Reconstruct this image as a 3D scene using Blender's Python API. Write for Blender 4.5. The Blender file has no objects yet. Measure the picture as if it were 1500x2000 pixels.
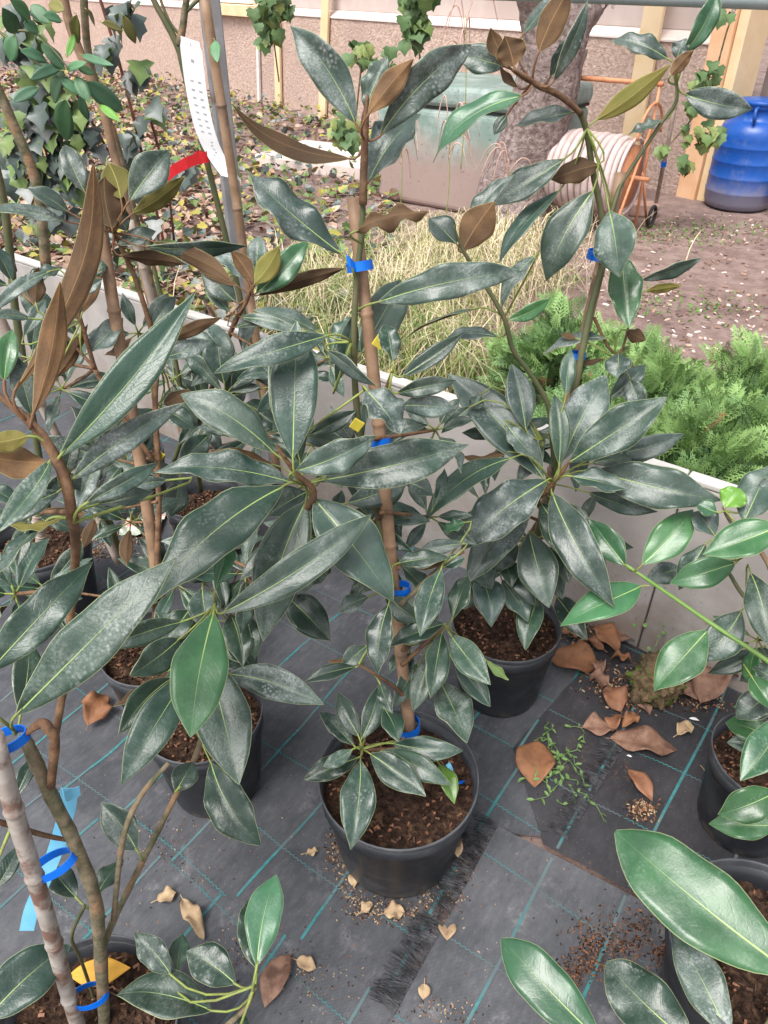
import bpy, bmesh, math, random
import numpy as np
from mathutils import Vector, Matrix, noise
from math import radians as rad
random.seed(7); rng = np.random.default_rng(7)
S = bpy.context.scene

# ------------------------------------------------------------------ camera
CAM = Vector((0, 0, 1.42)); PITCH = rad(36.2); FPX = 1444.0
cd = bpy.data.cameras.new('camera'); cam = bpy.data.objects.new('camera', cd)
S.collection.objects.link(cam); S.camera = cam
cam.location = CAM; cam.rotation_euler = (math.pi/2 - PITCH, 0, 0)
cd.sensor_fit = 'VERTICAL'; cd.sensor_height = 36; cd.lens = 36*FPX/2000.0
cd.clip_start = 0.02; cd.clip_end = 500
# ------------------------------------------------------------------ sky and sun (overcast)
SUN_EL, SUN_AZ = 60, 215
w = bpy.data.worlds.new('World'); S.world = w; w.use_nodes = True
nt = w.node_tree; nt.nodes.clear()
sky = nt.nodes.new('ShaderNodeTexSky'); sky.sky_type = 'NISHITA'; sky.sun_disc = False
sky.sun_elevation = rad(SUN_EL); sky.sun_rotation = rad(SUN_AZ); sky.dust_density = 4; sky.air_density = 1.0
hs = nt.nodes.new('ShaderNodeHueSaturation'); hs.inputs['Saturation'].default_value = 0.22
bg = nt.nodes.new('ShaderNodeBackground'); bg.inputs[1].default_value = 0.115
wo = nt.nodes.new('ShaderNodeOutputWorld')
nt.links.new(sky.outputs[0], hs.inputs['Color']); nt.links.new(hs.outputs[0], bg.inputs[0]); nt.links.new(bg.outputs[0], wo.inputs[0])
sl = bpy.data.lights.new('sun', 'SUN'); sl.energy = 1.5; sl.angle = rad(25); sl.color = (1, .96, .9)
so = bpy.data.objects.new('sun', sl); S.collection.objects.link(so)
so.rotation_euler = (rad(90-SUN_EL), 0, rad(180-SUN_AZ))
S.view_settings.view_transform = 'Standard'; S.view_settings.look = 'None'
S.view_settings.exposure = 1.18; S.view_settings.gamma = 1.0; S.view_settings.use_curve_mapping = False
S.render.engine = 'CYCLES'

# ------------------------------------------------------------------ placing helpers
cp, sp = math.cos(PITCH), math.sin(PITCH)
def ray(px, py):
    dx, dy = (px-750)/FPX, (py-1000)/FPX
    return Vector((dx, cp - dy*sp, -sp - dy*cp))
def pt(px, py, Y):                       # the point at horizontal distance Y seen in direction px, py
    d = ray(px, py); return CAM + d*(Y/d.y)
def gp(px, py, z=0.0):                   # the point at height z
    d = ray(px, py); return CAM + d*((z-CAM.z)/d.z)
def depth(p): return (p-CAM).dot(Vector((0, cp, -sp)))

def tag(o, label=None, cat=None, group=None, kind=None):
    if label: o['label'] = label
    if cat: o['category'] = cat
    if group: o['group'] = group
    if kind: o['kind'] = kind
    return o
def link(o, parent=None):
    S.collection.objects.link(o)
    if parent is not None:
        o.parent = parent; o.matrix_parent_inverse = Matrix.Translation(-parent.location)
    return o
def empty(name, loc, label, cat, group=None):
    o = bpy.data.objects.new(name, None); o.location = loc; o.empty_display_size = .05
    link(o); return tag(o, label, cat, group)
def mesh_obj(name, V, F, mats, parent=None, smooth=True, mi=None):
    me = bpy.data.meshes.new(name); me.from_pydata([tuple(v) for v in V], [], F)
    for m in (mats if isinstance(mats, (list, tuple)) else [mats]): me.materials.append(m)
    if mi is not None: me.polygons.foreach_set('material_index', mi)
    if smooth: me.polygons.foreach_set('use_smooth', [True]*len(me.polygons))
    me.update(); return link(bpy.data.objects.new(name, me), parent)

# ------------------------------------------------------------------ materials
class N:
    def __init__(s, name):
        s.m = bpy.data.materials.new(name); s.m.use_nodes = True; s.t = s.m.node_tree
        s.b = s.t.nodes['Principled BSDF']
    def n(s, typ, ins=None, **kw):
        nd = s.t.nodes.new('ShaderNode'+typ)
        for k, v in kw.items(): setattr(nd, k, v)
        for k, v in (ins or {}).items(): s.set(nd.inputs[k], v)
        return nd
    def set(s, sock, v):
        if hasattr(v, 'is_output') or isinstance(v, bpy.types.NodeSocket): s.t.links.new(v, sock)
        else:
            if isinstance(v, tuple) and len(v) == 3 and sock.type == 'RGBA': v = (*v, 1)
            sock.default_value = v
    def math(s, op, a, b=0.0, c=0.0, clamp=False):
        nd = s.n('Math', operation=op, use_clamp=clamp)
        for i, v in enumerate((a, b, c)): s.set(nd.inputs[i], v)
        return nd.outputs[0]
    def mix(s, f, a, b):
        nd = s.n('Mix', data_type='RGBA'); s.set(nd.inputs[0], f); s.set(nd.inputs[6], a); s.set(nd.inputs[7], b)
        return nd.outputs[2]
    def noise(s, vec, scale, detail=4, rough=.55, w=None):
        nd = s.n('TexNoise', noise_dimensions='4D' if w is not None else '3D')
        nd.inputs['Scale'].default_value = scale; nd.inputs['Detail'].default_value = detail; nd.inputs['Roughness'].default_value = rough
        if vec is not None: s.set(nd.inputs['Vector'], vec)
        if w is not None: s.set(nd.inputs['W'], w)
        return nd.outputs[0]
    def ramp(s, f, lo, hi, a=0.0, b=1.0):
        nd = s.n('MapRange', interpolation_type='SMOOTHSTEP'); s.set(nd.inputs[0], f)
        for i, v in enumerate((lo, hi, a, b)): nd.inputs[i+1].default_value = v
        return nd.outputs[0]
    def bump(s, h, strength=.3, dist=.002):
        nd = s.n('Bump'); nd.inputs['Strength'].default_value = strength; nd.inputs['Distance'].default_value = dist
        s.set(nd.inputs['Height'], h); s.t.links.new(nd.outputs[0], s.b.inputs['Normal'])
    def out(s, col=None, rough=None, spec=None, metal=None):
        for k, v in (('Base Color', col), ('Roughness', rough), ('Specular IOR Level', spec), ('Metallic', metal)):
            if v is not None: s.set(s.b.inputs[k], v)
        return s.m
    def pos(s): return s.n('NewGeometry').outputs['Position']
    def rnd(s): return s.n('ObjectInfo').outputs['Random']

def noisy(name, c1, c2, scale, rough=.7, bump=.0, bdist=.004, c3=None, s3=3.0, lo=.35, hi=.65, spec=.4, r3=(.5, .68), metal=0, bscale=None):
    k = N(name); p = k.pos()
    a = k.noise(p, scale, 6, .6); col = k.mix(k.ramp(a, lo, hi), c1, c2)
    if c3: col = k.mix(k.ramp(k.noise(p, s3, 5, .6), *r3), col, c3)
    if bump: k.bump(k.noise(p, bscale or scale, 8, .65), bump, bdist)
    return k.out(col, rough, spec, metal)

def leaf_mat(name, dark, mid, dust, amount, rib=(.30, .41, .13), edge=(.32, .36, .19), rough=.31, speck=.5, bmp=.45):
    k = N(name); r = k.rnd()
    uv = k.n('UVMap', uv_map='size').outputs[0]; w_ = k.math('MULTIPLY', r, 53.0)
    re = k.n('SeparateXYZ', {0: k.n('UVMap', uv_map='ribedge').outputs[0]})
    av = k.n('SeparateXYZ', {0: k.n('UVMap', uv_map='along').outputs[0]})
    n1 = k.noise(uv, 4.0, 3, .5, w_); n2 = k.noise(uv, 5.5, 7, .66, w_); n3 = k.noise(uv, 75, 3, .6, w_)
    base = k.mix(k.ramp(n1, .3, .7), dark, mid)
    hsv = k.n('HueSaturation'); k.set(hsv.inputs['Color'], base)
    k.set(hsv.inputs['Hue'], k.math('MULTIPLY_ADD', r, .05, .475)); k.set(hsv.inputs['Value'], k.math('MULTIPLY_ADD', k.math('FRACT', k.math('MULTIPLY', r, 7.3)), .55, .75))
    base = hsv.outputs[0]
    patch = k.math('MULTIPLY', k.ramp(n2, .38, .70, .04, 1.0), k.ramp(k.noise(uv, 2.2, 2, .5, k.math('ADD', w_, 4.0)), .32, .64, .18, 1.0))
    vor = k.n('TexVoronoi', feature='F1', voronoi_dimensions='2D'); vor.inputs['Scale'].default_value = 34; k.set(vor.inputs['Vector'], uv)
    spots = k.math('MULTIPLY', k.ramp(vor.outputs['Distance'], .15, .42, 1, 0), k.ramp(k.noise(uv, 5, 3, .6, k.math('ADD', w_, 9.0)), .52, .68))
    fine = k.ramp(n3, .35, .7)
    fr = k.math('FRACT', k.math('MULTIPLY', r, 3.7)); amt = k.math('MULTIPLY', k.math('MULTIPLY_ADD', fr, .80, .26), amount)
    d = k.math('MULTIPLY', k.math('ADD', k.math('MULTIPLY', patch, k.math('MULTIPLY_ADD', fine, .75, .26)), k.math('MULTIPLY', spots, speck)), amt, clamp=True)
    col = k.mix(d, base, dust)
    # side veins
    ph = k.math('MULTIPLY_ADD', av.outputs[0], 11.0, k.math('MULTIPLY_ADD', av.outputs[1], -2.6, k.math('MULTIPLY', n1, 3.0)))
    vein = k.math('MULTIPLY', k.ramp(k.math('ABSOLUTE', k.math('SUBTRACT', k.math('FRACT', ph), .5)), 0, .10, 1, 0), k.ramp(n2, .4, .6))
    col = k.mix(k.math('MULTIPLY', vein, .035), col, rib)
    ribw = k.math('MULTIPLY_ADD', av.outputs[0], -.026, .034)
    rm = k.math('SUBTRACT', 1.0, k.n('MapRange', {0: k.math('DIVIDE', re.outputs[0], ribw), 1: .55, 2: 1.0}, interpolation_type='SMOOTHSTEP').outputs[0])
    fade = k.ramp(av.outputs[0], .15, .95, .95, .12)
    col = k.mix(k.math('MULTIPLY', rm, fade), col, rib)
    em = k.ramp(re.outputs[1], .010, .032, 1, 0)
    col = k.mix(k.math('MULTIPLY', em, .8), col, edge)
    h = k.math('ADD', k.math('MULTIPLY', n2, .6), k.math('ADD', k.math('MULTIPLY', n3, .12), k.math('MULTIPLY', vein, -.05)))
    k.bump(k.math('SUBTRACT', h, k.math('MULTIPLY', rm, .3)), bmp, .006)
    return k.out(col, k.math('MULTIPLY_ADD', d, .35, k.math('MULTIPLY_ADD', n1, .22, rough-.11)), .5)

def under_mat(name, c1, c2, rib):
    k = N(name); r = k.rnd(); uv = k.n('UVMap', uv_map='size').outputs[0]
    re = k.n('SeparateXYZ', {0: k.n('UVMap', uv_map='ribedge').outputs[0]})
    av = k.n('SeparateXYZ', {0: k.n('UVMap', uv_map='along').outputs[0]})
    w_ = k.math('MULTIPLY', r, 31.0)
    col = k.mix(k.ramp(k.noise(uv, 5, 5, .6, w_), .3, .7), c1, c2)
    hsv = k.n('HueSaturation'); k.set(hsv.inputs['Color'], col); k.set(hsv.inputs['Value'], k.math('MULTIPLY_ADD', r, .5, .75))
    col = hsv.outputs[0]
    ph = k.math('MULTIPLY_ADD', av.outputs[0], 11.0, k.math('MULTIPLY', av.outputs[1], -2.6))
    vein = k.ramp(k.math('ABSOLUTE', k.math('SUBTRACT', k.math('FRACT', ph), .5)), 0, .09, 1, 0)
    col = k.mix(k.math('MULTIPLY', vein, .12), col, rib)
    rm = k.ramp(re.outputs[0], .02, .05, 1, 0)
    col = k.mix(k.math('MULTIPLY', rm, .7), col, rib)
    col = k.mix(k.math('MULTIPLY', k.ramp(re.outputs[1], .012, .04, 1, 0), .6), col, (.4, .36, .16))
    k.bump(k.math('ADD', k.noise(uv, 80, 3, .6, w_), k.math('MULTIPLY', rm, 1.5)), .3, .002)
    return k.out(col, .75, .25)

M = {}
DUST = (.28, .315, .295)
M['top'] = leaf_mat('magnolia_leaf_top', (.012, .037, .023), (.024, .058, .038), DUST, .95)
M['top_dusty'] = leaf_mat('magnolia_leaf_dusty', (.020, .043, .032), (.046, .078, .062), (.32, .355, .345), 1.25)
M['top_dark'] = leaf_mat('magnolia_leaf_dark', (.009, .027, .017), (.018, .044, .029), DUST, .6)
M['top_green'] = leaf_mat('magnolia_leaf_green', (.020, .075, .030), (.035, .12, .045), (.27, .34, .28), .55, rough=.30, bmp=.26)
M['top_fresh'] = leaf_mat('magnolia_leaf_fresh', (.06, .17, .025), (.09, .23, .03), (.25, .33, .2), .2, rough=.3)
M['under'] = under_mat('leaf_underside_brown', (.165, .092, .042), (.085, .050, .027), (.25, .15, .07))
M['under_dark'] = under_mat('leaf_underside_dark', (.085, .05, .025), (.06, .036, .02), (.15, .09, .04))
M['under_olive'] = under_mat('leaf_underside_olive', (.12, .12, .028), (.16, .13, .035), (.3, .28, .09))  # olive tone also stands in for sunlight showing through leaves
M['under_green'] = under_mat('leaf_underside_green', (.10, .17, .05), (.13, .20, .07), (.3, .36, .14))
M['petiole'] = noisy('petiole_green', (.22, .28, .06), (.17, .19, .06), 60, .5)
M['petiole_brown'] = noisy('petiole_brown', (.20, .10, .05), (.14, .075, .04), 80, .7)
M['stem_green'] = noisy('stem_green', (.075, .095, .04), (.12, .11, .055), 30, .6, .3, .002)
M['stem_bright'] = noisy('stem_bright_green', (.12, .23, .05), (.16, .26, .07), 30, .5)
M['stem_brown'] = noisy('stem_brown', (.10, .05, .028), (.20, .115, .06), 50, .8, .9, .004, (.10, .06, .035), 30)
M['stem_bark'] = noisy('stem_bark', (.085, .085, .045), (.22, .175, .115), 38, .9, 1.0, .006, (.25, .15, .085), 25)
M['bamboo'] = noisy('bamboo_brown', (.22, .135, .08), (.32, .205, .13), 22, .55, .2, .001, (.17, .11, .075), 16)
M['bamboo_pale'] = noisy('bamboo_pale', (.42, .35, .30), (.33, .26, .22), 30, .6, .2, .001, (.20, .13, .10), 14)
M['bamboo_bark'] = noisy('bamboo_bark', (.40, .365, .335), (.29, .255, .225), 34, .7, .4, .002, (.17, .10, .075), 26, r3=(.46, .62))
M['tie_blue'] = noisy('tie_blue', (.0, .12, .62), (.0, .15, .68), 20, .4)
M['tie_red'] = noisy('tie_red', (.62, .02, .03), (.5, .015, .02), 20, .4)
M['tie_yellow'] = noisy('tie_yellow', (.62, .52, .06), (.5, .42, .05), 20, .5)
M['ribbon_blue'] = noisy('ribbon_light_blue', (.16, .52, .80), (.22, .60, .85), 12, .45)
M['paper'] = noisy('white_plastic', (.80, .80, .80), (.74, .75, .77), 8, .5)
M['ink'] = noisy('grey_ink', (.25, .26, .30), (.35, .36, .4), 80, .6)

k = N('black_pot_plastic'); p = k.pos()
c = k.mix(k.ramp(k.noise(p, 9, 6, .65), .45, .75), (.020, .022, .027), (.062, .065, .072))
z = k.n('SeparateXYZ', {0: p}).outputs[2]
dirt = k.math('MULTIPLY', k.ramp(z, .0, .05, 1, 0), k.ramp(k.noise(p, 30, 5, .6), .45, .65))
c = k.mix(k.math('MULTIPLY', dirt, .75), c, (.20, .15, .10)); k.bump(k.noise(p, 150, 3), .08, .001)
M['pot'] = k.out(c, k.ramp(k.noise(p, 14, 4), .3, .7, .32, .5), .45)
M['pot_rim'] = noisy('pot_rim_plastic', (.04, .043, .05), (.085, .09, .10), 18, .45, .1, .001)
M['soil'] = noisy('potting_soil', (.026, .014, .010), (.085, .046, .030), 85, .95, 1.0, .02, (.15, .085, .052), 38, r3=(.54, .66), spec=.2)
M['chip'] = noisy('bark_chips', (.11, .06, .036), (.065, .036, .024), 60, .9, .4, .003)

def fabric_mat(name, c1, c2, dusty, dpos):
    k = N(name); p = k.pos()
    rot = k.n('Mapping', {'Vector': p, 'Rotation': (0, 0, rad(-55))}).outputs[0]
    sx = k.n('SeparateXYZ', {0: rot})
    wv = k.math('MULTIPLY', k.math('SINE', k.math('MULTIPLY', sx.outputs[0], 2600)), k.math('SINE', k.math('MULTIPLY', sx.outputs[1], 1500)))
    st = k.noise(k.n('Mapping', {'Vector': rot, 'Scale': (14, 130, 1)}).outputs[0], 1.0, 4, .6)
    n = k.noise(p, 6, 8, .68)
    col = k.mix(k.ramp(k.math('MULTIPLY_ADD', st, .16, k.math('MULTIPLY', n, .84)), .34, .66), c1, c2)
    col = k.mix(k.math('MULTIPLY', k.ramp(k.noise(p, 11, 9, .75), .55, .72), dpos), col, dusty)
    col = k.mix(k.math('MULTIPLY', k.ramp(k.noise(p, 2.3, 4, .6), .48, .68), .45), col, (c1[0]*.45, c1[1]*.45, c1[2]*.45))
    brown = k.math('MULTIPLY', k.ramp(k.noise(p, 3.2, 5, .6), .55, .7), k.ramp(k.noise(p, 90, 4, .7), .5, .66))
    col = k.mix(k.math('MULTIPLY', brown, .8), col, (.12, .07, .045))
    mt = k.noise(k.n('Mapping', {'Vector': rot, 'Scale': (1.0, 2.2, 1)}).outputs[0], 38, 8, .75)
    col = k.mix(k.ramp(mt, .46, .74, .0, .22), col, dusty); col = k.mix(k.ramp(mt, .28, .46, .4, .0), col, (c1[0]*.35, c1[1]*.35, c1[2]*.35))
    speck = k.ramp(k.noise(p, 260, 2, .5), .70, .76)
    col = k.mix(k.math('MULTIPLY', speck, .5), col, (.30, .27, .25))
    k.bump(k.math('ADD', k.math('MULTIPLY', wv, .25), k.math('ADD', k.math('MULTIPLY', st, .4), n)), .35, .002)
    return k.out(col, k.ramp(n, .3, .7, .5, .72), .35)
M['fabric'] = fabric_mat('woven_fabric_grey', (.044, .047, .055), (.080, .083, .094), (.21, .20, .215), .6)
M['fabric2'] = fabric_mat('woven_fabric_dusty', (.055, .058, .067), (.095, .098, .110), (.25, .245, .25), .75)
M['fabric_dark'] = fabric_mat('woven_fabric_black', (.020, .020, .024), (.040, .039, .045), (.10, .095, .10), .4)
M['thread'] = noisy('black_thread', (.020, .020, .024), (.09, .09, .10), 60, .55)
M['teal'] = noisy('teal_thread', (.025, .145, .155), (.05, .20, .21), 90, .6, .5, .001, (.10, .125, .135), 7, r3=(.42, .62))
M['yard'] = noisy('yard_soil', (.20, .14, .125), (.29, .21, .19), 9, .95, .9, .03, (.16, .105, .095), 2.0, bscale=14, spec=.2)
M['panel'] = None
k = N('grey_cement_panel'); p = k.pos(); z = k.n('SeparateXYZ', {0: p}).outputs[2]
c = k.mix(k.ramp(k.noise(p, 7, 6, .6), .35, .65), (.31, .285, .27), (.39, .36, .345))  # face colour darkened to carry the shade it stands in
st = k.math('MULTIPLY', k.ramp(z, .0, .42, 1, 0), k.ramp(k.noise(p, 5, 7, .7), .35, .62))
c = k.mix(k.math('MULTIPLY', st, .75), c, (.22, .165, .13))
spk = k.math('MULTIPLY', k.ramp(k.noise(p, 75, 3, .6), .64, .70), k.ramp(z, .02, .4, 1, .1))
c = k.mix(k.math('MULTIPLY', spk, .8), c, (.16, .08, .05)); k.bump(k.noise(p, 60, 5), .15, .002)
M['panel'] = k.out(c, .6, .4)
M['panel_edge'] = noisy('panel_top_edge_lit', (.46, .44, .42), (.54, .52, .50), 12, .6)  # paler than the face: the lit top edge is put into colour
M['plaster'] = noisy('rough_plaster', (.50, .36, .30), (.66, .50, .43), 28, .95, 1.0, .03, (.52, .38, .33), 1.2, spec=.2, bscale=38)
M['wall'] = noisy('smooth_wall', (.50, .41, .38), (.56, .47, .44), 3, .9, .2, .004, (.45, .36, .33), 1.1)
M['ledge'] = noisy('ledge_cement', (.66, .56, .52), (.74, .65, .61), 6, .9, .4, .006)
M['cream'] = noisy('cream_paint', (.74, .55, .32), (.80, .62, .40), 5, .6, .1, .002)
M['peach'] = noisy('peach_paint', (.72, .42, .24), (.78, .50, .31), 6, .6, .1, .002)
M['white_paint'] = noisy('white_paint', (.8, .78, .76), (.72, .70, .68), 6, .5)
M['door_grey'] = noisy('grey_mauve_door', (.27, .22, .21), (.33, .27, .26), 5, .7)
M['glass'] = N('window_glass').out((.05, .06, .08), .06, .6)
k = N('weathered_green_metal'); p = k.pos(); z = k.n('SeparateXYZ', {0: p}).outputs[2]
g_ = k.mix(k.ramp(k.noise(p, 7, 7, .7), .4, .66), (.20, .28, .25), (.36, .42, .40))
mud = k.ramp(k.math('MULTIPLY_ADD', k.noise(p, 4, 6, .6), .5, k.math('MULTIPLY', z, -1.0)), -.32, -.05)
c = k.mix(k.math('MULTIPLY', mud, .92), g_, (.33, .235, .21))
c = k.mix(k.math('MULTIPLY', k.ramp(k.noise(p, 34, 6, .7), .6, .68), .7), c, (.07, .055, .05))
M['box'] = k.out(c, .65, .4)
M['bark'] = noisy('tree_bark', (.17, .125, .115), (.38, .30, .285), 32, .95, 1.0, .03, (.27, .20, .19), 6, spec=.2)
k = N('blue_barrel_plastic'); p = k.pos(); z = k.n('SeparateXYZ', {0: p}).outputs[2]
c = k.mix(k.ramp(k.noise(p, 3, 4), .35, .7), (.006, .075, .36), (.010, .10, .44))
mud = k.ramp(k.math('MULTIPLY_ADD', k.noise(p, 9, 5, .6), .30, k.math('MULTIPLY', z, -1.0)), -.12, .10)
c = k.mix(k.math('MULTIPLY', mud, .8), c, (.22, .19, .19)); c = k.mix(k.math('MULTIPLY', k.ramp(k.noise(p, 17, 8, .7), .5, .75), .35), c, (.18, .22, .32))
M['barrel'] = k.out(c, .38, .5)
M['rust'] = noisy('orange_paint', (.50, .20, .095), (.62, .28, .15), 16, .6, .2, .002)
M['hose'] = noisy('pale_hose', (.50, .39, .37), (.60, .49, .47), 14, .5)
M['green_clip'] = noisy('green_clip', (.03, .16, .11), (.04, .2, .14), 20, .5)
M['galv'] = noisy('galvanised_steel', (.26, .255, .265), (.34, .335, .345), 20, .55, .1, .001, (.20, .14, .12), 11, metal=.25, r3=(.62, .7))
M['pipe'] = noisy('painted_pipe', (.30, .36, .36), (.36, .41, .41), 20, .45, .1, .001)
M['rock'] = noisy('brown_rock', (.085, .06, .03), (.26, .18, .10), 22, .95, 1.0, .02, (.03, .025, .015), 11)
M['moss'] = noisy('green_moss', (.05, .10, .012), (.09, .16, .02), 60, 1.0, 1.0, .006)
M['dead1'] = noisy('dead_leaf_orange', (.27, .12, .055), (.19, .085, .042), 30, .7, .6, .004, (.15, .07, .035), 45, r3=(.55, .7))
M['dead2'] = noisy('dead_leaf_brown', (.17, .088, .058), (.26, .15, .105), 40, .7, .8, .005, (.10, .05, .035), 22)
M['dead3'] = noisy('dead_leaf_tan', (.46, .34, .20), (.34, .23, .14), 35, .7, .6, .004, (.20, .12, .07), 50, r3=(.55, .7))
M['dead4'] = noisy('dead_leaf_dark', (.18, .075, .04), (.26, .12, .065), 30, .6, .5, .004, (.10, .05, .03), 50, r3=(.55, .7))
M['yellow_leaf'] = noisy('yellow_leaf', (.68, .36, .03), (.55, .28, .03), 20, .6)
M['weed'] = noisy('weed_green', (.10, .19, .05), (.16, .26, .09), 50, .6)
M['ivy_a'] = noisy('ivy_dark', (.045, .07, .058), (.085, .11, .10), 12, .45, spec=.6)
M['ivy_b'] = noisy('ivy_green', (.10, .17, .05), (.16, .22, .07), 12, .5)
M['ivy_c'] = noisy('ivy_pale', (.17, .19, .18), (.30, .31, .30), 12, .5)  # pale tone puts glare on some ivy leaves into the colour
M['ivy_y'] = noisy('leaf_yellow_green', (.36, .30, .06), (.28, .27, .06), 12, .6)
M['litter'] = noisy('leaf_litter', (.34, .215, .15), (.56, .41, .33), 9, .9)
M['litter_d'] = noisy('leaf_litter_dark', (.20, .11, .085), (.30, .18, .14), 9, .9)
M['red_stem'] = noisy('red_brown_stem', (.12, .035, .025), (.17, .06, .04), 30, .6)
M['rose'] = leaf_mat('oval_leaf_green', (.045, .13, .06), (.075, .18, .085), (.26, .34, .27), .4, (.13, .25, .11), (.10, .2, .09), .5, .1, .3)
M['rose_d'] = leaf_mat('oval_leaf_dark', (.025, .08, .032), (.04, .11, .045), (.2, .28, .2), .25, (.06, .15, .06), (.05, .13, .05), .45, .1, .3)
M['rose_b'] = leaf_mat('oval_leaf_bright', (.11, .27, .03), (.15, .31, .05), (.3, .4, .2), .2, (.2, .36, .1), (.2, .34, .08), .5, .1, .3)
M['olive'] = leaf_mat('olive_leaf', (.09, .10, .018), (.14, .13, .03), (.25, .22, .1), .3, (.2, .2, .06), (.16, .15, .04), .55, .1, .3)
M['vine'] = noisy('vine_leaf_green', (.065, .125, .045), (.11, .18, .07), 9, .6)
M['vine_b'] = noisy('vine_leaf_yellow', (.26, .30, .10), (.17, .22, .07), 9, .6)
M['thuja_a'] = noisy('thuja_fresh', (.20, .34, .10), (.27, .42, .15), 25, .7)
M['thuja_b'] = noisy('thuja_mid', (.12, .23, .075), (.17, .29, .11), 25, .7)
M['thuja_c'] = noisy('thuja_shaded', (.045, .10, .04), (.075, .14, .06), 25, .75)  # darker green that paints shade onto the inner fronds
M['thuja_d'] = noisy('thuja_brown', (.28, .14, .06), (.2, .1, .05), 25, .8)
M['straw'] = noisy('dry_straw', (.60, .49, .32), (.70, .60, .42), 20, .8)
M['straw2'] = noisy('grass_yellow_green', (.30, .33, .10), (.22, .27, .07), 20, .7)
M['grass'] = noisy('grass_green', (.10, .19, .04), (.14, .24, .06), 20, .6)
M['seed'] = noisy('grass_seed_pink', (.50, .30, .25), (.58, .40, .33), 20, .8)
M['wrap_red'] = noisy('wrapper_red', (.65, .12, .14), (.75, .75, .65), 24, .35)
M['wrap_white'] = noisy('wrapper_white', (.42, .45, .38), (.30, .40, .28), 20, .35)
M['brick'] = noisy('worn_brick', (.40, .26, .22), (.30, .2, .17), 14, .9, .5, .01)
M['stone_and_glare'] = noisy('pale_stone_and_glare', (.60, .50, .47), (.70, .60, .56), 10, .9, .3, .005)
M['dark_void'] = noisy('dark_rubber', (.02, .02, .02), (.03, .03, .03), 10, .7)

# ------------------------------------------------------------------ shape helpers
def spline(P, R, n=6):
    P = [np.array(p, float) for p in P]; out = []; ro = []
    m = len(P)
    for i in range(m-1):
        p0, p1, p2, p3 = P[max(i-1, 0)], P[i], P[i+1], P[min(i+2, m-1)]
        for j in range(n):
            t = j/n
            out.append(.5*((2*p1) + (-p0+p2)*t + (2*p0-5*p1+4*p2-p3)*t*t + (-p0+3*p1-3*p2+p3)*t**3)); ro.append(R[i]*(1-t)+R[i+1]*t)
    out.append(P[-1]); ro.append(R[-1]); return out, ro
def tube_vf(P, R, seg=8, V=None, F=None, bumpy=0.0, caps=True):
    V = [] if V is None else V; F = [] if F is None else F
    P = [np.array(p, float) for p in P]; b0 = len(V); n = len(P)
    up = None
    for i in range(n):
        t = P[min(i+1, n-1)]-P[max(i-1, 0)]; t = t/(np.linalg.norm(t)+1e-12)
        if up is None:
            a = np.array((0, 0, 1.)) if abs(t[2]) < .9 else np.array((1., 0, 0)); up = np.cross(t, a)
        up = up - t*np.dot(up, t); up /= np.linalg.norm(up)+1e-12; sd = np.cross(t, up)
        for j in range(seg):
            a = 2*math.pi*j/seg; r = R[i]*(1+(bumpy*(random.random()-.5) if bumpy else 0))
            V.append(P[i]+(up*math.cos(a)+sd*math.sin(a))*r)
    for i in range(n-1):
        for j in range(seg):
            a, b = b0+i*seg+j, b0+i*seg+(j+1) % seg
            F.append((a, b, b+seg, a+seg))
    if caps:
        F.append(tuple(b0+j for j in range(seg))[::-1]); F.append(tuple(b0+(n-1)*seg+j for j in range(seg)))
    return V, F
def tube(name, P, R, mat, parent=None, seg=8, sm=6, bumpy=0.0):
    if not isinstance(R, (list, tuple)): R = [R]*len(P)
    if sm and len(P) > 2: P, R = spline(P, R, sm)
    V, F = tube_vf(P, R, seg, bumpy=bumpy); return mesh_obj(name, V, F, mat, parent)
def box_vf(c, sx, sy, sz, R=None, V=None, F=None):
    V = [] if V is None else V; F = [] if F is None else F; b = len(V); R = R or Matrix.Identity(3)
    for x in (-1, 1):
        for y in (-1, 1):
            for z in (-1, 1): V.append(Vector(c)+R @ Vector((x*sx/2, y*sy/2, z*sz/2)))
    for f in ((0, 1, 3, 2), (4, 6, 7, 5), (0, 4, 5, 1), (2, 3, 7, 6), (0, 2, 6, 4), (1, 5, 7, 3)): F.append(tuple(b+i for i in f))
    return V, F
def bevel(o, wd=.004, seg=2):
    m = o.modifiers.new('bevel', 'BEVEL'); m.width = wd; m.segments = seg; m.limit_method = 'ANGLE'
def lathe(name, prof, mat, loc, parent=None, seg=48, R=None):
    V, F = [], []; R = R or Matrix.Identity(3)
    for r, z in prof:
        for j in range(seg):
            a = 2*math.pi*j/seg; V.append(Vector(loc)+R @ Vector((r*math.cos(a), r*math.sin(a), z)))
    for i in range(len(prof)-1):
        for j in range(seg):
            a, b = i*seg+j, i*seg+(j+1) % seg; F.append((a, b, b+seg, a+seg))
    return mesh_obj(name, V, F, mat, parent)

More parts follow.
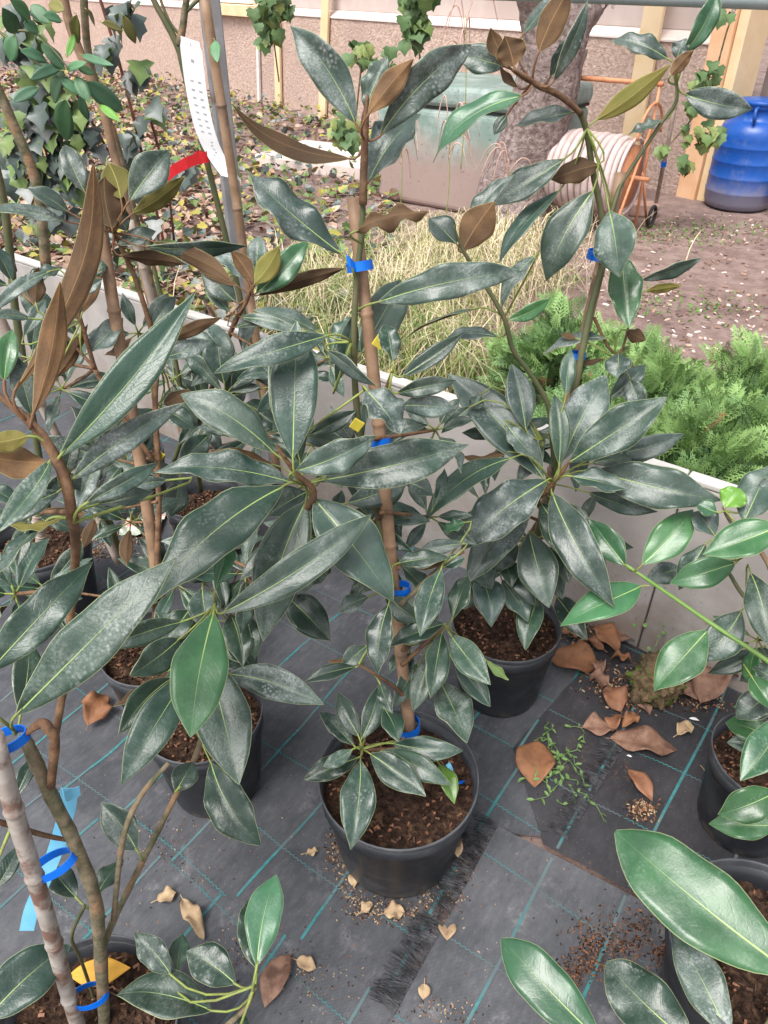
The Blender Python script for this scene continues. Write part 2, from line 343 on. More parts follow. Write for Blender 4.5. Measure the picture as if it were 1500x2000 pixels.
# ------------------------------------------------------------------ leaves
NU, NV = 16, 8
def leaf_mesh(name, B, T, wid, n, mats, attach=None, bend=.06, side=0., fold=.15, wave=.0, freq=2.5, twist=0., tipc=0., pet_r=.0016, prof=(.95, .9), nu=NU, nv=NV, parent=None):
    B, T, n = np.array(B, float), np.array(T, float), np.array(n, float)
    a = T-B; L = np.linalg.norm(a); a /= L; n = n-a*np.dot(a, n); n /= np.linalg.norm(n); wd = np.cross(a, n)
    hw = wid/2; V = []; U1 = []; U2 = []; U3 = []; ph = random.uniform(0, 6.28); ph2 = random.uniform(0, 6.28); th = .0007
    for sgn in (1, -1):
        for i in range(nu+1):
            u = i/nu; uu = .006+u*.990
            tq = min(1, max(0, (u-.72)/.28)); wu0 = max(.004, math.sin(math.pi*uu**prof[0])**prof[1])*(1-.22*tq*tq); irr = .07 if nu < 14 else .055
            c = B+a*(u*L)+n*(bend*L*4*u*(1-u))+wd*(side*L*4*u*(1-u))-n*(tipc*L*max(0, u-.6)**2*6)
            tw = twist*(u-.3); w2 = wd*math.cos(tw)+n*math.sin(tw); n2 = n*math.cos(tw)-wd*math.sin(tw)
            for j in range(nv+1):
                v = -1+2*j/nv; wu = wu0*(1+irr*(.6*math.sin(7*u+(ph if v > 0 else ph2))+.4*math.sin(17*u+(ph2 if v > 0 else ph))))
                pz = fold*abs(v)*hw*wu - fold*.35*hw*wu*v*v + wave*hw*v*v*math.sin(freq*6.283*u+(ph if v > 0 else ph2))*min(1, 4*u*(1-u)+.2)
                if abs(v) < .01: pz -= .0012*(1-u)
                V.append(c+w2*(v*hw*wu)+n2*(pz+sgn*th*.5))
                if sgn == 1:
                    U1.append((u*L/.2, v*hw*wu/.2)); U2.append((abs(v)*wu*.5/ .5, (1-abs(v))*max(wu, .1))); U3.append((u, abs(v)*wu))
    F = []; mi = []; uvi = []; nn = (nu+1)*(nv+1)
    for i in range(nu):
        for j in range(nv):
            q = (i*(nv+1)+j, (i+1)*(nv+1)+j, (i+1)*(nv+1)+j+1, i*(nv+1)+j+1)
            F.append((q[0], q[3], q[2], q[1])); mi.append(0); F.append(tuple(x+nn for x in q)); mi.append(1)
    for j in (0, nv):
        for i in range(nu):
            q = (i*(nv+1)+j, (i+1)*(nv+1)+j); f = (q[0], q[1], q[1]+nn, q[0]+nn); F.append(f if j == 0 else f[::-1]); mi.append(0)
    nv_leaf = 2*nn
    if attach is not None:
        A = np.array(attach, float); d = np.linalg.norm(B-A); b2 = B+a*L*.05+n*(bend*L*.19)
        c1 = B-a*d*.45
        P = [(1-t)**2*A+2*t*(1-t)*c1+t*t*B for t in (0, .25, .5, .75, 1)]+[b2]
        k0 = len(F); tube_vf(P, [pet_r*1.25, pet_r*1.1, pet_r, pet_r, pet_r, pet_r*.6], 6, V, F); mi += [2]*(len(F)-k0)
    me = bpy.data.meshes.new(name); me.from_pydata([tuple(v) for v in V], [], F)
    for m in mats: me.materials.append(m)
    me.polygons.foreach_set('material_index', mi); me.polygons.foreach_set('use_smooth', [True]*len(F))
    idx = np.empty(len(me.loops), np.int32); me.loops.foreach_get('vertex_index', idx)
    for nm, U in (('size', U1), ('ribedge', U2), ('along', U3)):
        arr = np.zeros((len(V), 2), np.float32); arr[:nn] = U; arr[nn:2*nn] = U
        me.uv_layers.new(name=nm).data.foreach_set('uv', arr[idx].ravel())
    me.update(); return link(bpy.data.objects.new(name, me), parent)

def leaf(plant, att, bx, by, tx, ty, w, t=None, roll=None, bend=None, side=None, fold=None, wave=None, top='top', und='under', u=0, dy=0., pet='petiole', twist=None, freq=None, tipc=None, prof=None):
    """one leaf: base and tip directions, tilt t out of the sight plane, roll about its axis; u=1 shows the underside"""
    Y = att[2]+dy; B = pt(bx, by, Y); d = ray(tx, ty).normalized()
    ln = math.hypot(tx-bx, ty-by); dyn = (ty-by)/max(ln, 1)
    if t is None: t = -16*dyn+random.uniform(-10, 10)
    s0 = (B-CAM).dot(d); Lm = (CAM+d*s0-B).length; T = CAM+d*(s0+Lm*math.tan(rad(t)))
    mid = (B+T)/2; v = (CAM-mid).normalized(); a = (T-B).normalized()
    n0 = v*.8+Vector((0, 0, .35)); n = (n0-a*a.dot(n0)).normalized()
    if roll is None: roll = random.uniform(-22, 22)
    if u: roll += 180
    n = Matrix.Rotation(rad(roll), 3, a) @ n
    cr = max(.35, abs(math.cos(rad(roll))))
    wid = .90*w*depth(mid)/FPX/cr
    return leaf_mesh('leaf', B, T, wid, n, [M[top], M[und], M[pet]], pt(*att), random.uniform(.02, .12) if bend is None else bend,
        random.uniform(-.05, .05) if side is None else side, random.uniform(.15, .48) if fold is None else fold,
        random.choice((.05, .1, .16, .24)) if wave is None else wave, random.uniform(1.5, 3.2) if freq is None else freq,
        random.uniform(-.55, .55) if twist is None else twist, random.uniform(-.03, .10) if tipc is None else tipc, parent=plant,
        prof=prof or (random.uniform(.86, 1.12), random.uniform(.78, .98)), pet_r=.0015)
def whorl(plant, att, rows, **kw):
    for r in rows:
        o = dict(kw); 
        if len(r) > 5: o.update(r[5])
        leaf(plant, att, *r[:5], **o)
def stem(plant, name, pts, r, mat, seg=8, nodes=False, sm=5):
    P = [pt(*p) for p in pts]; R = r if isinstance(r, list) else [r]*len(P)
    if len(P) > 2: P, R = spline(P, R, sm)
    R = [x*.80 for x in R]
    if nodes:
        R = [x*(1.10 if i % 4 == 0 else 1.0) for i, x in enumerate(R)]
    V, F = tube_vf(P, R, seg, bumpy=.07); return mesh_obj(name, V, F, M[mat], plant)
def stake(label, p0, p1, r0, r1, mat, z0=None, group='plant stakes'):
    A, B = pt(*p0), pt(*p1); n = 22; V, F = [], []
    P = []; R = []
    for i in range(n+1):
        t = i/n; P.append(A.lerp(B, t)+Vector((math.sin(t*9+p0[0])*.0015, math.sin(t*7+p0[1])*.0015, 0))); R.append(r0*(1-t)+r1*t)
    PP, RR = [], []
    for i in range(n+1):
        PP.append(P[i]); RR.append(R[i])
        if i in (4, 9, 14, 18):
            d = (P[i+1]-P[i]).normalized()
            for o_, k_ in ((.004, 1.0), (.007, 1.16), (.010, 1.14), (.013, .97)): PP.append(P[i]+d*o_); RR.append(R[i]*k_)
    tube_vf(PP, RR, 12, V, F)
    o = mesh_obj('bamboo_stake', V, F, M[mat]); return tag(o, label, 'stake', group)
def band(name, label, c, axis, rx, ry, h, mat, xdir=None, tail=None, cat='plant tie', group='plant ties'):
    """a flat strap looped around a stake and a stem"""
    ax = Vector(axis).normalized(); x = Vector(xdir) if xdir is not None else Vector((1, 0, 0)); x = (x-ax*ax.dot(x)).normalized(); y = ax.cross(x)
    V, F = [], []; n = 28
    for i in range(n):
        a = 2*math.pi*i/n
        for th in (0, .0012):
            for s in (-1, 1): V.append(Vector(c)+x*(rx+th)*math.cos(a)+y*(ry+th)*math.sin(a)+ax*(s*h/2))
    for i in range(n):
        b, d = i*4, ((i+1) % n)*4
        F += [(b, b+1, d+1, d), (b+2, d+2, d+3, b+3), (b, d, d+2, b+2), (b+1, b+3, d+3, d+1)]
    if tail:
        q = len(V); P = [Vector(p) for p in tail]
        for i, p_ in enumerate(P):
            for s in (-1, 1):
                V.append(p_+ax*(s*h*.5)); V.append(p_+ax*(s*h*.5)+y*.0012)
        for i in range(len(P)-1):
            b, d = q+i*4, q+i*4+4; F += [(b, d, d+2, b+2), (b+1, b+3, d+3, d+1), (b, b+1, d+1, d), (b+2, d+2, d+3, b+3)]
    o = mesh_obj(name, V, F, M[mat], smooth=False); return tag(o, label, cat, group)
def pot(label, c, R, h=.24, soil=.2, seed=0):
    x, y = c; e = empty('plant_pot', (x, y, .012), label, 'pot', 'black plastic plant pots')
    rb = R*.78; f = h/.24
    prof = [(.001, .012), (rb-.006, .012), (rb, .018), (rb+.002, .030), (rb+(R-rb)*.76, h*.80), (R*.985, h*.80+.004), (R*.99, h-.014)]
    inner = [(R*.965, h-.014), (R*.94, h*.80), (rb*.97, .022), (.001, .022)]
    lathe('body', prof+inner, M['pot'], (x, y, 0), e)
    rim = [(R*.991, h-.0135), (R*1.006, h-.009), (R*1.012, h-.003), (R*1.006, h), (R*.992, h), (R*.984, h-.004), (R*.970, h-.0135)]
    lathe('rim', rim, M['pot_rim'], (x, y, 0), e)
    V, F = [], []; nr, na = 24, 84; zt = soil*f
    V.append(Vector((x, y, zt)))
    for i in range(1, nr+1):
        for j in range(na):
            a = 2*math.pi*j/na; r = R*.950*i/nr; px, py = x+r*math.cos(a), y+r*math.sin(a)
            z = zt+noise.noise(Vector((px*28, py*28, seed)))*.012+noise.noise(Vector((px*75, py*75, seed)))*.009
            V.append(Vector((px, py, z)))
    for j in range(na): F.append((0, 1+j, 1+(j+1) % na))
    for i in range(nr-1):
        for j in range(na):
            a, b = 1+i*na+j, 1+i*na+(j+1) % na; F.append((a, a+na, b+na, b))
    mesh_obj('soil', V, F, M['soil'], e)
    crumbs('bark_chip_scatter', [(x+R*.9*math.sqrt(random.random())*math.cos(q), y+R*.9*math.sqrt(random.random())*math.sin(q), zt+.003) for q in np.linspace(0, 44, 320)], (.0018, .0065), [M['chip'], M['soil'], M['dead4'], M['soil']], e)
    return e
def crumbs(name, pts, sz, mats, parent=None, label=None, cat=None):
    V, F, mi = [], [], []
    for p in pts:
        l, b, h = random.uniform(*sz)*1.6, random.uniform(*sz)*.7, random.uniform(*sz)*.5
        R = Matrix.Rotation(random.uniform(0, 6.3), 3, 'Z') @ Matrix.Rotation(random.uniform(-.5, .5), 3, 'X')
        box_vf(Vector(p)+Vector((0, 0, h*.3)), l, b, h, R, V, F); mi += [random.randrange(len(mats))]*6
    o = mesh_obj(name, V, F, mats, parent, False, mi); tag(o, label, cat, kind='stuff'); return o

# ================================================================== SETTING
# yard ground, reaching far
def gh(x, y): return .012*noise.noise(Vector((x*1.3, y*1.3, 3)))+.006*noise.noise(Vector((x*6, y*6, 9)))
xs = np.concatenate([np.linspace(-90, -7, 10), np.linspace(-6, 6, 130), np.linspace(7, 90, 10)])
ys = np.concatenate([np.linspace(-60, -3, 8), np.linspace(-2, 11, 140), np.linspace(12, 120, 10)])
V = [(x, y, gh(x, y)-.004) for y in ys for x in xs]; nx = len(xs)
def bed_side(x, y):   # >0 behind the border panel
    return (x+1.40)*1.63+(y-2.86)*2.22
V = [(x, y, z if bed_side(x, y) > 0 else -.012) for (x, y, z) in V]
F = [(j*nx+i, j*nx+i+1, (j+1)*nx+i+1, (j+1)*nx+i) for j in range(len(ys)-1) for i in range(nx-1)]
tag(mesh_obj('ground', V, F, M['yard']), 'brown bare yard soil', 'ground', kind='structure')

# woven ground cover fabric: four overlapping sheets
def fh(x, y): return .007*noise.noise(Vector((x*4, y*4, 1)))+.004*noise.noise(Vector((x*9+y*5, y*4, 8)))+.0025*noise.noise(Vector((x*14, y*14, 5)))+.002
U55 = Vector((math.cos(rad(55)), math.sin(rad(55)))); U35 = Vector((math.cos(rad(-35)), math.sin(rad(-35))))
def inpoly(p, poly):
    c = False; n = len(poly)
    for i in range(n):
        a, b = poly[i], poly[(i+1) % n]
        if (a[1] > p[1]) != (b[1] > p[1]) and p[0] < (b[0]-a[0])*(p[1]-a[1])/(b[1]-a[1])+a[0]: c = not c
    return c
def sheet(name, label, poly, z, mat, amp=1.0, extra=None, ro=0.0, to=0.0):
    """a sheet trimmed to its outline, with its teal marker threads as parts"""
    bm = bmesh.new(); vs = [bm.verts.new((x, y, 0)) for x, y in poly]; bm.faces.new(vs)
    x0, x1 = min(p[0] for p in poly), max(p[0] for p in poly); y0, y1 = min(p[1] for p in poly), max(p[1] for p in poly)
    for ax, lo, hi in ((Vector((1, 0, 0)), x0, x1), (Vector((0, 1, 0)), y0, y1)):
        s = lo+.035
        while s < hi:
            bmesh.ops.bisect_plane(bm, geom=bm.verts[:]+bm.edges[:]+bm.faces[:], plane_co=ax*s, plane_no=ax); s += .035
    hf = lambda x, y: z+fh(x, y)*amp+(extra(x, y) if extra else 0)
    for v in bm.verts: v.co.z = hf(v.co.x, v.co.y)
    me = bpy.data.meshes.new(name); bm.to_mesh(me); bm.free(); me.materials.append(M[mat])
    me.polygons.foreach_set('use_smooth', [True]*len(me.polygons))
    o = link(bpy.data.objects.new(name, me)); tag(o, label, 'fabric', kind='structure')
    # ribbons along 55 degrees, zigzag threads along -35 degrees
    for kind, D, Nn in (('marker_ribbon', U55, Vector((-U55.y, U55.x))), ('marker_thread', U35, Vector((-U35.y, U35.x)))):
        for kk in range(-14, 26):
            off = kk*.1565+(ro if kind == 'marker_ribbon' else .08+to)
            run = []; runs = []
            s = -3.2
            while s < 3.2:
                wv = .010*math.sin(s*3.1+kk*2.1)+.005*math.sin(s*8+kk)
                p = D*s+Nn*(off+wv)
                if inpoly(p, poly): run.append((p.x, p.y))
                elif run: runs.append(run); run = []
                s += .012 if kind == 'marker_ribbon' else .005
            if run: runs.append(run)
            for run in runs:
                if len(run) < 6: continue
                V, F = [], []
                for i, (x, y) in enumerate(run):
                    if kind == 'marker_ribbon': hwid = .0028; zz = 0
                    else: hwid = .0011; zz = .0016*(1 if i % 2 else -1)
                    for sg in (-1, 1):
                        px, py = x+Nn.x*(zz+sg*hwid), y+Nn.y*(zz+sg*hwid); V.append((px, py, hf(px, py)+.0013))
                for i in range(len(run)-1): F.append((2*i, 2*i+2, 2*i+3, 2*i+1))
                mesh_obj(kind, V, F, M['teal'], o)
    return hf
def xy(px, py): p = gp(px, py); return (p.x, p.y)
b0, b1 = Vector((-2.6, 3.74)), Vector((1.75, .55))           # foot of the border panel
A_poly = [(-2.6, 3.72), (.75, 1.268), xy(1060, 1640), (.21, .83), xy(760, 1955), xy(720, 1932), xy(450, 1760), xy(190, 1600), (-.95, 1.02), (-2.6, 1.9)]
B_poly = [(-2.6, 2.2), (-.95, 1.10), xy(190, 1580), xy(455, 1735), xy(735, 1905), (.30, .60), (.25, -.4), (-2.6, -.4)]
C_poly = [xy(971, 1622), xy(1262, 1772), (.9, .42), (.9, -.4), (-.10, -.4), xy(765, 2000)]
D_poly = [xy(1000, 1470), (.60, 1.375), (1.6, .645), (1.6, -.4), (.62, -.4), (.50, .60), xy(1262, 1760), xy(1060, 1655)]
hA = sheet('fabric_sheet', 'dark grey woven ground fabric under the pots with teal threads', A_poly, .006, 'fabric')
hB = sheet('fabric_sheet', 'dusty grey woven fabric sheet at the bottom left corner', B_poly, .000, 'fabric2', ro=.03, to=-.02)
hD = sheet('fabric_sheet', 'black woven fabric sheet beside the mossy rock', D_poly, .0105, 'fabric_dark', extra=lambda x, y: .012*math.exp(-((x-.72)**2+(y-1.0)**2)/.01)+.006*noise.noise(Vector((x*9, y*9, 20))), ro=.02, to=-.03)
hC = sheet('fabric_sheet', 'dusty grey fabric sheet with a frayed left edge', C_poly, .014, 'fabric2', ro=.02, to=.03)

def fringe(name, a, b, d, n, ln, z, parentlabel):
    V, F = [], []
    for i in range(n):
        t = random.random(); p = Vector(a).lerp(Vector(b), t); l = ln*random.uniform(.6, 1.12); an = random.gauss(0, .16)+.30*math.sin(t*23)
        dd = Matrix.Rotation(an, 2) @ d; zz = z+.004+fh(p.x, p.y)
        P = [(p.x+dd.x*l*q, p.y+dd.y*l*q+random.gauss(0, .001), zz+.004*math.sin(q*3)*random.uniform(.2, 1.6)-.004*q) for q in (0, .3, .65, 1)]
        tube_vf(P, [.00065]*4, 3, V, F, caps=False)
    o = mesh_obj(name, V, F, M['thread']); return tag(o, parentlabel, 'frayed threads', kind='stuff')
fd = Vector((math.cos(rad(146)), math.sin(rad(146))))
fringe('frayed_threads', xy(971, 1622), xy(765, 2000), fd, 420, .052, .013, 'black frayed threads along the cut fabric edge by the front pot')
fringe('frayed_threads', xy(1215, 1470), xy(1105, 1650), fd, 190, .05, .012, 'black frayed threads beside the trailing weed')

# border panel
bd = (b1-b0).normalized(); bn = Vector((-bd.y, bd.x))
e = empty('border_panel', (0, 0, 0), 'pale grey cement border panel behind the pots', 'border')
for i in range(4):
    p0, p1 = b0.lerp(b1, i/4), b0.lerp(b1, (i+1)/4); m = (p0+p1)/2; ln = (p1-p0).length-.003
    R = Matrix.Rotation(math.atan2(bd.y, bd.x), 3, 'Z')
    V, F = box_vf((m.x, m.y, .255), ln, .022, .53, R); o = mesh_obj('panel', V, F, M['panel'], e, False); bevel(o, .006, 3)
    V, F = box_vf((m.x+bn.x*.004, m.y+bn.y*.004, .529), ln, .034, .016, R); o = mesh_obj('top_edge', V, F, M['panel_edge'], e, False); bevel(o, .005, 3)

# ------------------------------------------------------------------ house
wR, wL = gp(1352, 387), gp(500, 200); wd_ = Vector((wL.x-wR.x, wL.y-wR.y)).normalized(); wn = Vector((-wd_.y, wd_.x))
if wn.dot(Vector((-wR.x, -wR.y))) < 0: wn = -wn
def W(s, z, o=0.0): return Vector((wR.x+wd_.x*s+wn.x*o, wR.y+wd_.y*s+wn.y*o, z))
def wpx(px, py, o=0.0):   # wall coordinates seen in a direction
    d = ray(px, py); p0 = W(0, 0, o); n3 = Vector((wn.x, wn.y, 0)); t = (p0-CAM).dot(n3)/d.dot(n3); q = CAM+d*t
    return ((q.x-wR.x)*wd_.x+(q.y-wR.y)*wd_.y, q.z)
house = empty('house', (wR.x, wR.y, 0), 'pink beige rough plastered house wall behind the yard', 'house')
WR = Matrix(((wd_.x, wn.x, 0), (wd_.y, wn.y, 0), (0, 0, 1)))
def wbox(name, s0, s1, z0, z1, o0, o1, mat, par=None, bv=.006):
    V, F = box_vf(W((s0+s1)/2, (z0+z1)/2, (o0+o1)/2), abs(s1-s0), abs(o1-o0), z1-z0, WR); o = mesh_obj(name, V, F, M[mat], par or house, False)
    if bv: bevel(o, bv)
    return o
LZ = 1.0
wbox('plinth', .0, 22, -.1, LZ, -.4, .0, 'plaster')
wbox('upper_wall', .0, 22, LZ+.07, 3.6, -.4, -.10, 'wall')
V = [W(0, LZ, .012), W(22, LZ, .012), W(22, LZ+.012, .012), W(0, LZ+.012, .012), W(0, LZ+.072, -.11), W(22, LZ+.072, -.11), W(0, LZ, -.11), W(22, LZ, -.11)]
mesh_obj('ledge', V, [(0, 1, 2, 3), (3, 2, 5, 4), (0, 3, 4, 6), (1, 7, 5, 2), (0, 6, 7, 1), (4, 5, 7, 6)], M['ledge'], house, False)
wbox('roof', -.6, 22.5, 3.6, 3.75, -4, .5, 'door_grey')
# recess with the grey door on the right
wbox('recess_wall', -3.5, .0, -.1, 3.6, -.9, -.62, 'door_grey')
wbox('door_frame', -.03, .13, -.05, 2.3, -.05, .03, 'peach')
wbox('door_frame', -.11, -.035, -.05, 2.3, -.30, .0, 'cream')
for (x0, y0, x1, y1, wpx_, mt, nm) in ((1286, 5, 1228, 320, 27, 'cream', 'trim_board'), (641, -5, 634, 238, 15, 'cream', 'downpipe'), (545, 40, 549, 205, 13, 'cream', 'trim_board'), (508, 85, 511, 200, 5, 'white_paint', 'cable_duct')):
    a, b = wpx(x0, y0), wpx(x1, y1); dpt = depth(W(a[0], .7)); hw = wpx_*dpt/FPX/2/max(.3, abs(wd_.x))
    zt = 2.4 if y0 < 20 else a[1]
    V = []
    sl_ = (a[0]-b[0])/(a[1]-b[1])
    for s, z in ((b[0], b[1]), (b[0]+sl_*(zt-b[1]), zt)):
        for o in (.014, .05):
            V += [W(s-hw, z, o), W(s+hw, z, o)]
    o = mesh_obj(nm, V, [(0, 1, 3, 2), (4, 6, 7, 5), (0, 4, 5, 1), (2, 3, 7, 6), (0, 2, 6, 4), (1, 5, 7, 3)], M[mt], house, False); bevel(o, .008, 3)
a = wpx(455, 12); win = wbox('window', a[0]-.35, a[0]+.55, a[1]+.03, a[1]+1.1, -.16, -.06, 'white_paint')
wbox('pane', a[0]-.28, a[0]+.48, a[1]+.10, a[1]+1.03, -.07, -.055, 'glass', win, 0)
wbox('sill', a[0]-.5, a[0]+.7, a[1]-.10, a[1]+.02, -.1, .08, 'cream')

# ------------------------------------------------------------------ far objects
# green metal box
c0, c1 = gp(735, 388), gp(1015, 441); bx = Vector((c1.x-c0.x, c1.y-c0.y)).normalized(); by = Vector((-bx.y, bx.x))
e = empty('metal_box', ((c0.x+c1.x)/2, (c0.y+c1.y)/2, 0), 'weathered green metal box with a hinged lid behind the tree', 'storage box')
R = Matrix(((bx.x, by.x, 0), (bx.y, by.y, 0), (0, 0, 1))); BL = 1.3
ctr = Vector((c0.x, c0.y, 0))+R @ Vector((BL/2, .40, 0))
V, F = box_vf(ctr+Vector((0, 0, .33)), BL, .8, .66, R); o = mesh_obj('body', V, F, M['box'], e, False); bevel(o, .05, 4)
V, F = box_vf(ctr+R @ Vector((0, 0, .665)), BL-.02, .78, .016, R); mesh_obj('seam', V, F, M['dark_void'], e, False)
V, F = box_vf(ctr+R @ Vector((0, -.005, .735)), BL+.02, .83, .13, R); o = mesh_obj('lid', V, F, M['box'], e, False); bevel(o, .045, 4)
# tree
e = empty('tree', tuple(gp(1000, 438)), 'rough barked forked tree trunk beside the hose reel', 'tree')
P = [gp(985, 455, -.05), pt(1015, 330, 5.4), pt(1060, 200, 5.4), pt(1082, 90, 5.4)]
V, F = tube_vf(*spline(P, [.30, .215, .205, .20], 10), 40)
P2 = [pt(1080, 110, 5.4), pt(1060, 20, 5.4), pt(1045, -60, 5.35), pt(1030, -240, 5.3), pt(980, -420, 5.2)]
P3 = [pt(1082, 110, 5.42), pt(1125, 30, 5.5), pt(1180, -40, 5.6), pt(1280, -170, 5.8), pt(1330, -330, 6.0)]
def bark(V): return [Vector(v)+Vector((noise.noise(Vector(v)*9), noise.noise(Vector(v)*9+Vector((9, 0, 0))), 0))*.02+Vector((noise.noise(Vector(v)*30), noise.noise(Vector(v)*30+Vector((5, 0, 0))), 0))*.009 for v in V]
mesh_obj('trunk', bark(V), F, M['bark'], e)
for q, rr in ((P2, [.17, .13, .12, .10, .06]), (P3, [.17, .125, .11, .09, .05])):
    V, F = tube_vf(*spline(q, rr, 10), 28); mesh_obj('limb', bark(V), F, M['bark'], e)
def oval(l, w, V, F, pos, R, lob=None):
    b = len(V)
    sh = lob or [(0, 0), (.25, .40), (.55, .5), (.85, .3), (1, 0), (.85, -.3), (.55, -.5), (.25, -.40)]
    V.append(Vector(pos)+R @ Vector((.5*l, 0, -.03*l)))
    for x, y in sh: V.append(Vector(pos)+R @ Vector((x*l, y*w, abs(y)*w*.25-.10*l*x*x)))
    n = len(sh)
    for i in range(n): F.append((b, b+1+i, b+1+(i+1) % n))
IVY = [(0, 0), (-.02, .25), (.16, .55), (.35, .36), (.55, .45), (.72, .20), (1, 0), (.72, -.20), (.55, -.45), (.35, -.36), (.16, -.55), (-.02, -.25)]
GRAPE = [(0, 0), (-.12, .28), (.15, .60), (.40, .50), (.62, .55), (.72, .25), (1, 0), (.72, -.25), (.62, -.55), (.40, -.50), (.15, -.60), (-.12, -.28)]
def rR(tilt=.6): return Matrix.Rotation(random.uniform(0, 6.3), 3, 'Z') @ Matrix.Rotation(random.gauss(0, tilt), 3, 'Y') @ Matrix.Rotation(random.gauss(0, tilt), 3, 'X')
V, F = [], []
for i in range(900):
    c_ = pt(1000, -330, 5.2) if i % 2 else pt(1320, -330, 6)
    oval(.09, .05, V, F, c_+Vector((random.gauss(0, .5), random.gauss(0, .5), abs(random.gauss(.5, .35)))), rR(.8))
tag(mesh_obj('crown', V, F, M['vine'], e, False), kind='stuff')

# blue barrel
bc = gp(1437, 401); e = empty('plastic_barrel', (bc.x, bc.y, 0), 'blue plastic barrel with muddy base by the door', 'barrel')
prof = [(.001, .0), (.20, .0), (.225, .02), (.238, .06)]
for zz in (.13, .25, .37, .49):
    prof += [(.242, zz), (.2455, zz+.008), (.2455, zz+.018), (.242, zz+.028), (.243, zz+.07)]
prof += [(.240, .60), (.225, .655), (.18, .69), (.155, .71), (.152, .78), (.160, .785), (.160, .82), (.150, .835), (.001, .838)]
prof = [(a_, b_*.83) for a_, b_ in prof]
lathe('body', prof, M['barrel'], (bc.x, bc.y, 0), e, 56)
for s in (-1, 1):
    P = [(bc.x+s*.10, bc.y-.165, .58), (bc.x+s*.12, bc.y-.20, .605), (bc.x+s*.12, bc.y-.19, .655), (bc.x+s*.09, bc.y-.15, .665)]
    tube('handle', P, .012, M['barrel'], e)
lathe('lid', [(.001, .700), (.163, .700), (.168, .696), (.168, .676), (.161, .673)], M['barrel'], (bc.x, bc.y, 0), e, 48)
# dark crate right of the barrel
o = tube('wheelbarrow_handle', [pt(1503, 402, 5.6), pt(1506, 360, 5.6), pt(1514, 300, 5.7), pt(1524, 280, 5.8)], .012, M['dark_void']); tag(o, 'black bent tube standing just right of the blue barrel', 'tube')

# hose reel
ax = Vector((.80, -.60, 0)).normalized(); hc = pt(1152, 335, 5.25); ay = Vector((-ax.y, ax.x, 0)); az = Vector((0, 0, 1))
e = empty('hose_reel', (hc.x, hc.y, 0), 'orange hose reel cart wound with pale hose', 'hose reel')
def ring(cen, r, rt, V, F, n=36, seg=8, a0=0, a1=6.2832):
    P = [cen+ay*r*math.cos(a0+(a1-a0)*i/n)+az*r*math.sin(a0+(a1-a0)*i/n) for i in range(n+1)]
    tube_vf(P, [rt]*(n+1), seg, V, F)
V, F = [], []
for lay, rr in ((0, .185), (1, .213)):
    for i in range(11-lay): ring(hc+ax*(-.225+.045*i+.02*lay), rr+random.uniform(-.012, .012), .0225, V, F)
mesh_obj('hose', V, F, M['hose'], e)
for s in (-1, 1):
    cc = hc+ax*s*.275
    V = [cc+ax*o_ for o_ in (-.006, .006)]; F = []; n = 40
    for o_ in (-.006, .006):
        for i in range(n): V.append(cc+ax*o_+(ay*math.cos(6.2832*i/n)+az*math.sin(6.2832*i/n))*(.185 if s > 0 else .22))
    for i in range(n):
        j = (i+1) % n; F += [(0, 2+j, 2+i), (1, 2+n+i, 2+n+j), (2+i, 2+j, 2+n+j, 2+n+i)]
    mesh_obj('drum_flange', V, F, M['rust'], e)
    V, F = [], []; ring(cc, .222, .012, V, F); mesh_obj('flange_rim', V, F, M['hose' if s > 0 else 'rust'], e)
tube('axle', [hc-ax*.40, hc+ax*.40], .014, M['rust'], e, sm=0)
for s in (-1, 1):
    q = hc+ax*s*.34
    gz = Vector((0, 0, -hc.z))
    tube('leg', [q+ay*.04+az*.02, q+ay*.32+gz], .009, M['rust'], e, sm=0)
    tube('leg', [q+ay*.04+az*.30, q-ay*.36+gz], .009, M['rust'], e, sm=0)
    tube('upright', [q+gz+ay*.08, q+ay*.04+az*.52], .009, M['rust'], e, sm=0)
    V, F = [], []; ring(q+ax*s*.03+gz*.0+az*(-hc.z+.07)+ay*.3, .06, .012, V, F, 24); mesh_obj('wheel', V, F, M['dark_void'], e)
tube('handle', [hc-ax*.36+ay*.04+az*.52, hc+ax*.36+ay*.04+az*.52], .014, M['rust'], e, sm=0)
V, F = [], []; ring(hc+ax*.34+ay*.02+az*.22, .20, .009, V, F, 20, 8, .1, 3.05); mesh_obj('hose_guide', V, F, M['rust'], e)
V, F = box_vf(hc+ax*.02-ay*.262+az*.05, .05, .02, .09); mesh_obj('hose_clip', V, F, M['green_clip'], e, False)
V, F = box_vf(gp(1258, 408, .04), .20, .12, .09, Matrix.Rotation(-.3, 3, 'Z')); o = mesh_obj('brick', V, F, M['brick'], smooth=False); bevel(o, .015, 3); tag(o, 'worn pinkish brick lying against the wall foot', 'brick')
V, F = box_vf(gp(655, 312, .05), 1.2, .8, .12, Matrix.Rotation(-.5, 3, 'Z')); o = mesh_obj('overexposed_patch', V, F, M['stone_and_glare'], smooth=False); bevel(o, .02, 3); tag(o, 'pale slab standing in for an overexposed patch of leaf litter', 'slab')  # added pale slab imitates an overexposed patch of the litter
# pole with the vine
pole_t, pole_b = pt(1338, 110, 5.25), gp(1277, 418)
o = tube('garden_pole', [pole_b, pole_t], .014, M['bamboo_pale'], sm=0); tag(o, 'thin pale pole with a blue tie leaning by the wall', 'pole')
c_ = pole_b.lerp(pole_t, .36); band('plant_tie', 'small blue tie on the thin pale pole by the wall', c_, pole_t-pole_b, .017, .017, .035, 'tie_blue')
